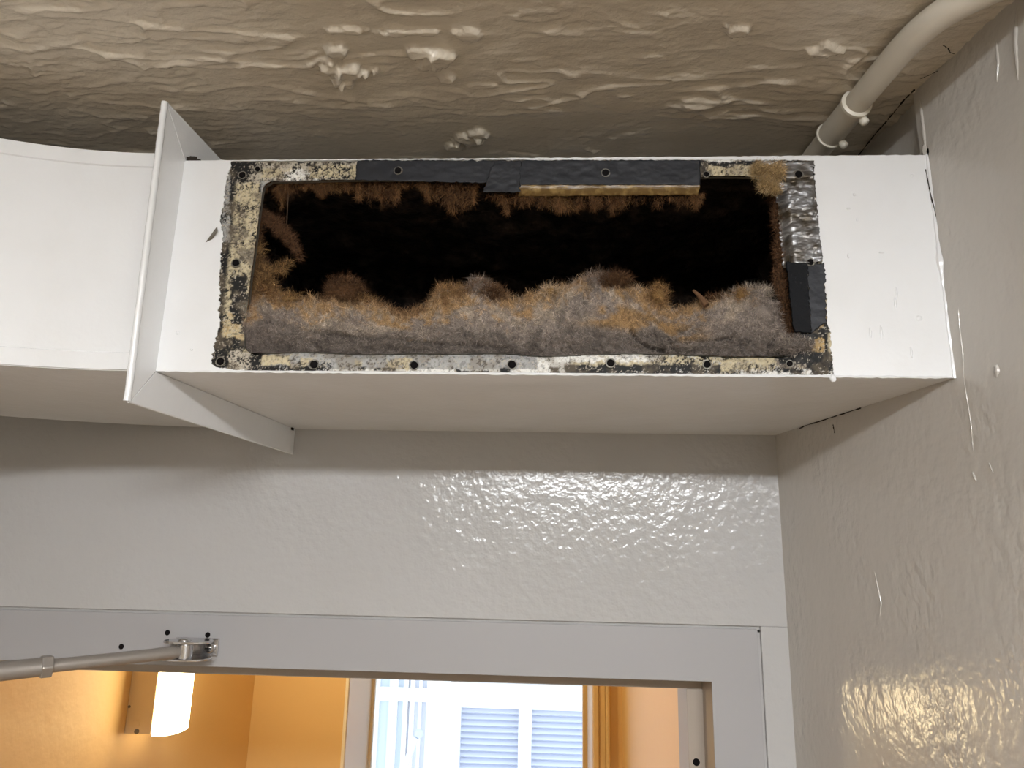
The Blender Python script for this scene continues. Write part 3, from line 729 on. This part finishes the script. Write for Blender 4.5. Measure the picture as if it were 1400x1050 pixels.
spy = spy + 5.0 * (fbm(pxs * .10, pxs * 0, 401, 3) - .5) + 6.0 * (fbm(pxs * .33, pxs * 0, 402, 3) - .5)
yb_px = np.interp(pxs, [331, 342, 360, 450, 600, 690, 700, 720, 800, 1000, 1100, 1111], [476, 483, 484.5, 485, 487.5, 493, 494, 491, 486, 486.5, 487, 480])
V = np.zeros((nu, nv, 3)); cc = np.zeros((nu, nv, 3))
Sv = np.linspace(0, 1, nv)
frontY = YD + .0035
for j, s in enumerate(Sv):
    if s < .68:
        t = s / .68
        py = yb_px + (spy - yb_px) * t
        bul = math.sin(math.pi * min(1, t * .9 + .08)) * .0085
        Yj = frontY + .006 - bul + .018 * max(0, t - .62) ** 1.4 * 2.2
        r = np.stack([ray(a, b) for a, b in zip(pxs, py)])
        P = r * (Yj / r[:, 1])[:, None]
    else:
        t = (s - .68) / .32
        r = np.stack([ray(a, b) for a, b in zip(pxs, spy)])
        Ye = frontY + .006 + .018 * .38 ** 1.4 * 2.2
        P0 = r * (Ye / r[:, 1])[:, None]
        P = P0 + np.stack([0 * pxs, np.full(nu, .075 * t), -(P0[:, 2] - (ZB + .012)) * t ** 1.6], -1)
    V[:, j] = P
Uu, Ss = np.meshgrid(pxs, Sv, indexing='ij')
Vx, Vz = V[..., 0], V[..., 2]
fl1 = fbm(Vx * 55, Vz * 70 + Ss * 3, 410, 4) - .5; fl2 = fbm(Vx * 260, Vz * 260, 411, 3) - .5
# creases of the folded mat
crease = np.zeros_like(Vx)
def crs(pts, wpx, dep):
    global crease
    pp = np.array(pts, float); Pq = np.stack(proj(V), -1)
    best = np.full(Vx.shape, 1e9)
    for a, b in zip(pp[:-1], pp[1:]):
        ab = b - a; t = np.clip(((Pq - a) @ ab) / (ab @ ab), 0, 1); best = np.minimum(best, np.linalg.norm(Pq - (a + t[..., None] * ab), axis=-1))
    crease = crease + dep * np.exp(-(best / wpx) ** 2)
crs([(862, 452), (872, 466), (890, 476), (908, 480)], 2.6, .0045); crs([(914, 462), (918, 474), (926, 481)], 2.2, .0035); crs([(936, 464), (965, 466), (1000, 462)], 1.8, .0025)
crs([(1066, 425), (1070, 445), (1060, 462), (1052, 474)], 3.0, .0045); crs([(925, 452), (960, 452)], 1.5, .0015); crs([(440, 458), (520, 462), (600, 470), (690, 476)], 3.5, .0022); crs([(360, 440), (420, 452), (470, 456)], 4, .0018)
fl3 = fbm(Vx * 420, Vz * 420, 413, 3) - .5
dY = -.0055 * fl1 - .0034 * fl2 - .0022 * fl3 + crease
V[..., 1] += dY * np.where(Ss < .72, 1, .5); V[..., 2] += (.003 * fl1 + .0022 * fl2) * sst(.25, .7, Ss)
# keep the lower edge behind the flange's lip
hh = (Uu * 0)
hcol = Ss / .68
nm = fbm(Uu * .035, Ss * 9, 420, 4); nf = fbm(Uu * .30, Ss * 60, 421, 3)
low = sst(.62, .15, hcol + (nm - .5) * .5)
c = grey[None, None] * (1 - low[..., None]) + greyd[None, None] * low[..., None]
pm = sst(.50, .66, fbm(Uu * .05, Ss * 7, 425, 3)) * sst(.3, .6, hcol); c = c * (1 - .55 * pm[..., None]) + pale * .55 * pm[..., None]
# torn golden edge, deeper on the left half
dep = np.interp(pxs, [334, 420, 520, 600, 700, 800, 900, 960, 1000, 1060, 1111], [.62, .72, .72, .62, .76, .86, .74, .74, 1.0, 1.2, 1.3])[:, None]
nq = fbm(Uu * .16, Ss * 26, 433, 4)
gd = sst(-.16, .20, hcol - dep + (nm - .5) * .6 + (nq - .5) * .8)
c = c * (1 - .8 * gd[..., None]) + gold * .8 * gd[..., None]
gp = sst(.0, .12, .22 - np.abs(hcol - .48 + (Uu - 900) * .0006)) * sst(770, 830, Uu) * sst(985, 930, Uu) * sst(.38, .55, nm); c = c * (1 - .8 * gp[..., None]) + gold * .8 * gp[..., None]
bw = sst(.0, .12, hcol - np.interp(pxs, [334, 380, 440, 600, 660, 700, 900, 1111], [.55, .85, .94, .80, .80, .95, .96, 1.3])[:, None] + (nm - .5) * .4 + (nq - .5) * .5)
c = c * (1 - .7 * bw[..., None]) + brown * .7 * bw[..., None]
dk = sst(.55, .75, fbm(Uu * .06, Ss * 8, 430, 3)) * (1 - gd); c = c * (1 - .28 * dk[..., None])
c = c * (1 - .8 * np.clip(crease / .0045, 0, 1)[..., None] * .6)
left_tone = lin(100, 90, 84); dl = sst(420, 345, Uu) * (hcol < .95); c = c * (1 - .5 * dl[..., None] * (1 - gd[..., None])) + left_tone * .5 * dl[..., None] * (1 - gd[..., None])  # darker grey-brown towards the left end of the mat
c = c * (.55 + .55 * nf + .35 * nq)[..., None]
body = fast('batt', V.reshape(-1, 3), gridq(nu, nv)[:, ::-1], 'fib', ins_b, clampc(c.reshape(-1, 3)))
# fibres over the mat
n = 90000
iu = RNG.integers(2, nu - 2, n); jv = np.minimum((RNG.random(n) ** .8 * .75 * nv).astype(int), nv - 2)
rt = V[iu, jv]; cs = c[iu, jv] * RNG.choice([.5, .8, 1.0, 1.3, 2.1], (n, 1))  # random fibre tones; the brightest paint in fibres catching light
topn = sst(.45, .68, Sv[jv])[:, None]
dr = RNG.normal(size=(n, 3)) * np.array([1.0, .5, 1.0]) + np.array([0, -.75, .15]) * (1 - topn) + np.array([0, -.15, .75]) * topn
ln = RNG.uniform(.0014, .0050, n) * (1 + .5 * topn[:, 0])
strands('loose_fibres', rt, dr, ln, RNG.uniform(.00014, .00034, n), clampc(cs), ins_b, 3, 1.3)
# torn clumps standing up behind the edge
def clump(name, thing, px, py, rx, rz, Y, colA, colB, n, seed, ry=.008, dirb=(0, -.2, .2), ln=(.003, .008), core=True, curl=1.2, down=0.0):
    c0 = onY(px, py, Y); k = Y / FPX
    rg = np.random.default_rng(seed)
    d = rg.normal(size=(n, 3)); d /= np.linalg.norm(d, axis=1, keepdims=True)
    rad = rg.random(n) ** .4 * (.75 + .5 * vn(d[:, 0] * 2.5 + 9, d[:, 2] * 2.5 + 3, seed))
    P = c0 + d * rad[:, None] * np.array([rx * k, ry, rz * k])
    t = np.clip(rg.normal(.5, .3, n), 0, 1)[:, None]
    cl = (np.array(colA) * (1 - t) + np.array(colB) * t) * rg.choice([.55, .85, 1.15, 1.7], (n, 1))
    par = thing
    if core:
        nu2, nv2 = 30, 18
        th, ph = np.meshgrid(np.linspace(0, 2 * math.pi, nu2), np.linspace(0, math.pi, nv2), indexing='ij')
        D = np.stack([np.cos(th) * np.sin(ph), np.sin(th) * np.sin(ph), np.cos(ph)], -1)
        rr_ = .58 * (.7 + .7 * fbm(D[..., 0] * 2.5 + 5 + 2 * D[..., 1], D[..., 2] * 2.5 + seed, seed, 3)); rr_[-1] = rr_[0]
        Vc = c0 + D * rr_[..., None] * np.array([rx * k, ry, rz * k])
        par = fast(name, Vc.reshape(-1, 3), gridq(nu2, nv2), 'fib', thing, clampc(np.tile(np.array(colA) * .7, (nu2 * nv2, 1)) * (.7 + .6 * fbm(th * 3, ph * 6, seed, 3)).reshape(-1, 1)))
    strands('clump_fibres', P, d * np.array([1, .6, 1]) + np.array(dirb) + rg.normal(size=(n, 3)) * .7, rg.uniform(*ln, n), rg.uniform(.00012, .00026, n), clampc(cl), par, 3, curl, droop=(0, 0, -down))
dkb = lin(70, 49, 33)
for i, (px, py, rx, rz, Yc, ca, cb_, n) in enumerate([
        (470, 400, 34, 22, .506, brown, dkb, 3600), (498, 413, 18, 10, .512, brown, gold, 900), (615, 408, 24, 19, .508, gold, brown, 2400), (656, 396, 20, 20, .507, grey, brown, 2200), (674, 404, 18, 16, .503, dkb, brown, 2000),
        (815, 386, 20, 14, .510, grey, brown, 1600), (842, 384, 24, 11, .505, brown, dkb, 2200), (752, 400, 14, 10, .508, gold, pale, 900), (900, 405, 15, 18, .503, gold, brown, 1500), (1012, 405, 8, 12, .502, gold, brown, 700),
        (980, 412, 22, 8, .515, brown, dkb, 1000), (1035, 402, 24, 10, .506, grey, pale, 1200), (360, 398, 18, 22, .504, brown, gold, 2200), (356, 372, 14, 22, .505, brown, dkb, 1600), (395, 410, 20, 8, .508, gold, brown, 1000)]):
    clump('torn_clump', ins_b, px, py, rx, rz, Yc, ca, cb_, n, 50 + i)
m = MB(); a = onY(948, 397, .503); b = onY(966, 418, .499); m.tube([a, a * .6 + b * .4 + [.0006, 0, .0004], b], [.0010, .0017, .0026], 8); m.build('torn_sliver', mat('brown_sliver', tuple(brown), .9, bump=[(500, (1, 1, 1), .5, .001, 3)]), ins_b, smooth=True)
# grey roll at the right end
clump('torn_clump', ins_b, 1088, 471, 30, 15, .4935, greyd, grey, 3000, 90, ry=.006, ln=(.0015, .004))
clump('torn_clump', ins_b, 1043, 440, 30, 40, .4975, grey, lin(140, 128, 120), 6500, 91, ry=.008, ln=(.0012, .0035))

# fibres hanging from the top edge and along the sides
ins_t = empty('insulation_lining', (0, .50, ZT - .02), 'brown frayed fibreglass lining hanging along the top and sides of the opening', 'insulation')
hp = np.array([(356, 12), (372, 16), (384, 40), (394, 34), (404, 12), (425, 8), (438, 18), (470, 20), (486, 18), (492, 26), (505, 30), (522, 34), (545, 30), (549, 6), (572, 8), (582, 28), (592, 34), (603, 30), (625, 42), (648, 36), (652, 6), (668, 8), (680, 14), (692, 28), (706, 20), (722, 18), (745, 24), (768, 36), (782, 28), (800, 20),
               (825, 24), (840, 34), (850, 28), (862, 20), (890, 16), (905, 26), (925, 24), (945, 26), (958, 16), (964, 3)], float)
n = 30000
qx = RNG.uniform(352, 966, n); top = np.where(qx < 665, 247.0, 262.0) + RNG.uniform(-1, 3, n)
hl = np.interp(qx, hp[:, 0], hp[:, 1]) * (.35 + .95 * vn(qx * .22, qx * 0, 9)) + 2
keep = RNG.random(n) < np.clip(hl / 34, .05, 1) * (.25 + 1.1 * sst(.3, .6, vn(qx * .12, qx * 0 + 2, 19))); qx, top, hl = qx[keep], top[keep], hl[keep]; n = len(qx)
dpt = RNG.uniform(.0015, .020, n); fr = RNG.random(n) ** .8
st_ = top + fr * hl * .82
Pn = np.stack([onY(a, b, YD + d_) for a, b, d_ in zip(qx, st_, dpt)])
ln = np.minimum(RNG.uniform(.002, .008, n), .002 + (hl * (1.08 - fr)) * .0006)
t = np.clip(.35 + .5 * (vn(qx * .06, fr * 2, 3) - .3) + RNG.normal(0, .2, n), 0, 1)[:, None]
cl = (lin(74, 48, 30) * (1 - t) + lin(138, 100, 60) * t) * RNG.choice([.4, .7, 1.0, 1.4], (n, 1))
strands('frayed_edge', Pn, RNG.normal(size=(n, 3)) * np.array([.6, .35, .35]) + np.array([0, -.05, -1.0]), ln, RNG.uniform(.00013, .00028, n), clampc(cl), ins_t, 3, .9, droop=(0, 0, -.3))
for i, (px, py, rx, rz, ca, cb_, n) in enumerate([(388, 258, 22, 14, brown, dkb, 900), (520, 258, 28, 12, brown, dkb, 1200), (622, 264, 30, 16, brown, dkb, 1600), (765, 272, 24, 12, brown, gold, 900), (455, 252, 26, 8, brown, gold, 700), (848, 270, 16, 12, brown, gold, 500)]):
    clump('frayed_clump', ins_t, px, py, rx, rz, YD + .014, ca, cb_, n, 120 + i, ry=.006, dirb=(0, -.1, -.6), core=False)
# web at the left side
web = [(352, 288), (362, 298), (376, 304), (386, 316), (396, 326), (404, 340), (410, 352)]
for i, (px, py) in enumerate(web):
    clump('torn_web', ins_t, px, py, [9, 11, 13, 13, 10, 7, 4][i], [8, 9, 10, 9, 9, 8, 7][i], YD + .010 + .002 * i, dkb, lin(120, 86, 60), [500, 700, 900, 900, 600, 350, 160][i], 160 + i, ry=.004, ln=(.002, .006), core=False)
for i, (px, py, rx, rz) in enumerate([(352, 275, 6, 30), (352, 320, 7, 24), (352, 350, 9, 24), (360, 372, 16, 12), (382, 368, 14, 7), (394, 360, 8, 7)]):
    clump('torn_web', ins_t, px, py, rx, rz, YD + .008, dkb, gold if i > 1 else brown, [700, 700, 900, 900, 400, 200][i], 180 + i, ry=.004, ln=(.002, .006), core=False)
m = MB(); m.tube([onY(394, 262, YD + .012), onY(393, 285, YD + .012), onY(392, 306, YD + .014)], [.0008, .0003, .0003], 6); m.build('single_fibre', mat('fibre_thread', (.10, .06, .035), .8), ins_t)
# right side
for i, (px, py, rx, rz, n) in enumerate([(1060, 262, 8, 22, 1100), (1064, 300, 9, 26, 1300), (1066, 345, 8, 28, 1200), (1066, 385, 9, 26, 1300), (1074, 425, 9, 28, 1200), (1080, 455, 10, 14, 600)]):
    clump('torn_web', ins_t, px, py, rx, rz, YD + .008, dkb, lin(122, 88, 60), n, 200 + i, ry=.005, ln=(.002, .006), core=False)
tu = empty('insulation_tuft', tuple(onY(1050, 240, YD)), 'tan fluffy insulation tuft stuck to the corner of the metal flange', 'insulation')
for i, (px, py, rx, rz, n) in enumerate([(1040, 233, 17, 14, 2200), (1062, 236, 15, 15, 2000), (1046, 252, 12, 14, 1300), (1060, 258, 10, 10, 800)]):
    clump('fluff', tu, px, py, rx, rz, YD - .0035, lin(150, 124, 84), lin(196, 170, 128), n, 230 + i, ry=.004, ln=(.0015, .005))

# ------------------------------------------------------------------ conduit by the ceiling
cd = empty('conduit', (.235, .55, ZC - .032), 'cream painted metal conduit bending along the ceiling beside the right wall', 'conduit')
PR = .0094; zc2 = ZC - .0116
path = [(.2225, .744), (.2255, .66), (.2300, .56), (.2330, .51)]
bend = [(.2352, .482), (.2375, .455), (.2400, .4305), (.2437, .4138), (.2492, .4005), (.2580, .3887), (.2690, .3780), (.2830, .3680), (.3050, .3560)]
pts = [np.array([x, y, zc2]) for x, y in path + bend]
# smooth with Catmull-Rom
sm = []
for i in range(len(pts) - 1):
    p0, p1, p2, p3 = pts[max(i - 1, 0)], pts[i], pts[i + 1], pts[min(i + 2, len(pts) - 1)]
    for t in np.linspace(0, 1, 6, endpoint=False):
        sm.append(.5 * ((2 * p1) + (-p0 + p2) * t + (2 * p0 - 5 * p1 + 4 * p2 - p3) * t * t + (-p0 + 3 * p1 - 3 * p2 + p3) * t ** 3))
sm.append(pts[-1])
m = MB(); m.tube(sm, PR, 32); m.build('tube', 'pipe', cd, smooth=True)
a = np.array([.2310, .5370, zc2]); b = np.array([.2343, .4945, zc2]); ax = (b - a) / np.linalg.norm(b - a)
m = MB(); m.tube([a, b], PR + .0011, 32); cp = m.build('coupling', 'pipe', cd, smooth=True); WL[cp.name] = WL[cd.name]
for q_, w_ in ((a, .0022), (b, .0040)):
    mm = MB(); mm.tube([q_ - ax * w_ * .6, q_ - ax * w_ * .3, q_ + ax * w_ * .3, q_ + ax * w_ * .6], [PR + .0006, PR + .0024, PR + .0024, PR + .0002], 32); mm.build('rim', 'pipe_rim', cp, smooth=True)
for t, sgn in ((.10, 1), (.86, 1)):
    c = a * (1 - t) + b * t; dv = np.array([.50, -.10, -.86]); dv /= np.linalg.norm(dv)
    s_ = c + dv * (PR + .0005)
    mm = MB(); mm.tube([s_ - dv * .002, s_ + dv * .002, s_ + dv * .0022, s_ + dv * .0062, s_ + dv * .0070], [.0022, .0022, .0033, .0031, .0022], 10)
    sc2 = mm.build('set_screw', 'pipe_rim', cp, smooth=True)

# ------------------------------------------------------------------ lights of the place
kl = empty('ceiling_light', (.10, -.62, ZC - .075), 'white surface mounted tube light on the ceiling behind the ladder', 'light')
m = MB(); m.box((-.22, -.715, ZC - .022), (.42, -.545, ZC)); m.build('tray', 'white', kl, bevel=.002)
m = MB(); m.prism([(-.21, -.705, ZC - .024), (-.21, -.555, ZC - .024), (-.21, -.555, ZC - .042), (-.21, -.572, ZC - .048), (-.21, -.688, ZC - .048), (-.21, -.705, ZC - .042)], (.62, 0, 0)); m.build('lens', 'lens_key', kl)

# ------------------------------------------------------------------ room beyond the door
BLX, BY, BRX = -.9340, 2.391, .2365
def wallbox(name, a, b, matn='ochre', bev=0):
    mm = MB(); mm.box(a, b); o = mm.build(name, matn, bevel=bev); o['kind'] = 'structure'; return o
wallbox('wall_beyond_left', (BLX - .1, YB + .11, ZF), (BLX, BY + .36, .42))
wallbox('wall_beyond_right', (BRX, YB + .11, ZF), (BRX + .1, BY + .36, .42))
m = MB(); m.box((BLX, YB + .108, OZ + .03), (BRX, YB + .112, .42)); m.box((BLX, YB + .108, ZF), (OX0 - .04, YB + .112, OZ + .03)); m.box((OX1 + .04, YB + .108, ZF), (BRX, YB + .112, OZ + .03)); m.build('wall_beyond_front', 'ochre').__setitem__('kind', 'structure')
wl = onY(474, 985, BY)[0]; wr_ = onY(806, 990, BY)[0]; wz0, wz1 = -1.30, .25
m = MB(); m.box((BLX, BY, ZF), (wl, BY + .36, .42)); m.box((wr_ + .012, BY, ZF), (BRX, BY + .36, .42)); m.box((wl, BY, ZF), (wr_ + .012, BY + .36, wz0)); m.box((wl, BY, wz1), (wr_ + .012, BY + .36, .42)); m.build('wall_beyond_far', 'ochre').__setitem__('kind', 'structure')
w1 = empty('window_1', ((wl + wr_) / 2, BY + .1, wz0), kind='structure')
yg = BY + .330
m = MB(); m.box((wl - .010, BY - .006, wz0), (wl + .001, BY + .004, wz1)); m.build('casing', 'cream', w1, bevel=.002)
for x0_, x1_, yd in ((wr_ + .010, wr_ + .028, .014), (wr_ + .028, wr_ + .050, .008), (wr_ + .050, wr_ + .062, .018)):
    m = MB(); m.box((x0_, BY - yd, wz0), (x1_, BY + .02, wz1)); m.build('casing', 'ochret', w1, bevel=.004)
m = MB(); m.box((wl - .001, BY + .0005, wz0), (wl + .0025, BY + .36, wz1)); m.build('reveal', 'cream', w1)  # left reveal paler than the right one, sky light painted into its colour
m = MB(); m.box((wr_ - .003 + .012, BY + .004, wz0), (wr_ + .013, BY + .36, wz1)); m.build('reveal', 'ochret', w1)
m = MB(); m.box((wl - .02, BY - .03, wz0 - .03), (wr_ + .06, BY + .36, wz0)); m.build('window_sill', 'ochret', w1, bevel=.004)
m = MB(); m.box((wl, yg - .015, wz0), (wl + .012, yg + .015, wz1)); m.build('sash_stile', 'cream', w1, bevel=.003)
m = MB(); m.box((wr_ - .006, yg - .02, wz0), (wr_ + .010, yg + .02, wz1)); m.build('sash_stile', 'ochret', w1, bevel=.003)
m = MB(); m.box((wl, yg - .02, wz1 - .05), (wr_ + .01, yg + .02, wz1)); m.build('sash_rail', 'white', w1, bevel=.003)
m = MB(); m.box((wl, yg - .02, wz0), (wr_ + .01, yg + .02, wz0 + .05)); m.build('sash_rail', 'white', w1, bevel=.003)
m = MB(); m.box((wl + .01, yg - .002, wz0 + .03), (wr_, yg + .002, wz1 - .03)); m.build('pane', 'glass', w1)

# wall lamp on the left wall
ly = 1.665; lz = -.4174; lw = .12
lp = empty('wall_lamp', (BLX + .05, ly + lw / 2, lz), 'lit warm white wraparound lamp mounted upright on ochre wall', 'lamp')
m = MB(); m.box((BLX, ly, lz), (BLX + .061, ly + lw, .17)); m.build('tray', 'lampbody', lp, bevel=.002)
m = MB(); q = []
for t in np.linspace(0, 1, 12):
    a_ = math.pi * t; q.append((BLX + .060 + .046 * math.sin(a_) ** .55, ly + .006 + (lw - .012) * (1 - math.cos(a_)) / 2, lz - .004))
m.prism(q, (0, 0, .62)); m.build('lens', 'lens_warm', lp, smooth=True)
m = MB(); m.prism([(a_[0], a_[1], lz - .0065) for a_ in q], (0, 0, .0022)); m.build('light_block_cap', 'cream', lp)  # added cap that keeps the lens from lighting the wall below
for c_, r_2 in ((onY(187, 1000, ly), .0055), (onY(177, 966, ly), .003)):
    m = MB(); m.cyl((c_[0], ly - .0012, c_[2]), (0, 1, 0), r_2, .003, 14); m.build('tray_screw', 'bare', lp)
c_ = onY(186, 989, ly); m = MB(); m.box((c_[0] - .008, ly - .001, c_[2] - .007), (c_[0] + .008, ly + .001, c_[2] + .007)); m.build('knockout', 'lampbody', lp, bevel=.0008)

# ------------------------------------------------------------------ building across the way
FY = 6.0
bd = empty('building', (0, FY, ZF), 'pale building with blinds in its windows seen through the far window', 'building')
def fx_(px, py, y): 
    p = onY(px, py, y); return p[0], p[2]
m = MB(); m.box((-6, FY, -6), (6, FY + .3, 6)); m.build('facade_wall', 'facade', bd)
def wbox(name, xa, xb, za, zb, y0, y1, matn, par=bd):
    mm = MB(); mm.box((xa, y0, za), (xb, y1, zb)); o = mm.build(name, matn, par); return o
xl, _ = fx_(622, 1000, FY); xr, _ = fx_(828, 1000, FY); zt = fx_(700, 957, FY)[1]; xm = fx_(718, 1000, FY)[0]; zb_ = -3.2
wbox('lintel', xl - .08, xr + .3, zt + .0, zt + .13, FY - .10, FY, 'white'); wbox('frieze', xl - .02, xr + .3, zt + .16, zt + .22, FY - .05, FY, 'facade')
wn = wbox('window', xl, xr, zb_, zt, FY - .012, FY, 'bluegrey')
wbox('mullion', xm - .05, xm + .05, zb_, zt, FY - .09, FY - .01, 'white', wn)
wbox('window_frame', xl - .03, xl + .05, zb_, zt, FY - .09, FY - .01, 'white', wn); wbox('window_frame', xl, xr, zt - .05, zt, FY - .08, FY - .01, 'white', wn)
pitch = .045; z = zt - .06; k = 0
slat = None
while z > -2.3:
    for xa, xb in ((xl + .05, xm - .05), (xm + .05, xr)):
        mm = MB(); mm.hexa([(xa, FY - .055, z - .028), (xb, FY - .055, z - .028), (xb, FY - .02, z - .002), (xa, FY - .02, z - .002), (xa, FY - .053, z - .025), (xb, FY - .053, z - .025), (xb, FY - .018, z + .001), (xa, FY - .018, z + .001)])
        mm.build('blind_slat', 'blind', wn)
    z -= pitch
# pilaster and the narrow bay of glass on the left
xa, xb = fx_(583, 1000, FY)[0], fx_(600, 1000, FY)[0]; wbox('pilaster', xa, xb, -6, 6, FY - .06, FY, 'facade'); wbox('pilaster', xb - .002, xl - .03, -6, 6, FY - .12, FY, 'white')
bx0 = fx_(478, 1000, FY)[0]
bay = wbox('window', bx0 - .6, xa, -6, 6, FY - .02, FY, 'bluegrey')
for a_, b_, mt, y_ in ((500, 506, 'white', .06), (506, 512, 'bluegrey', .04), (512, 518, 'white', .06), (518, 531, 'glassdark', .025), (531, 537, 'bluegrey', .05), (537, 543, 'white', .06), (543, 551, 'glassdark', .025), (551, 557, 'white', .06), (560, 566, 'white', .05), (572, 576, 'white', .05)):
    wbox('bay_panel' if mt == 'glassdark' else 'bay_mullion', fx_(a_, 1000, FY)[0], fx_(b_, 1000, FY)[0], -6, 6, FY - y_, FY - .015, mt, bay)
zr = fx_(530, 945, FY)[1]; wbox('bay_rail', fx_(500, 1000, FY)[0], xa, zr - .06, zr + .04, FY - .055, FY - .012, 'white', bay)
pl = empty('street_pole', (fx_(545, 1050, 5.4)[0], 5.4, ZF), 'thin pale leaning pole with a round end in front of the building', 'pole')
p0 = onY(552, 1052, 5.4); p1 = onY(569, 1008, 5.4); p2 = p0 + (p0 - p1) * 1.2
m = MB(); m.tube([(p2[0], 5.4, ZF), p2, p0, p1], .022, 10); m.build('shaft', 'bluegrey', pl, smooth=True)
m = MB(); m.blob(onY(573, 1003, 5.4), (.03, .03, .03), 12, 8, 3, 0); m.build('finial', 'glassdark', pl, smooth=True)
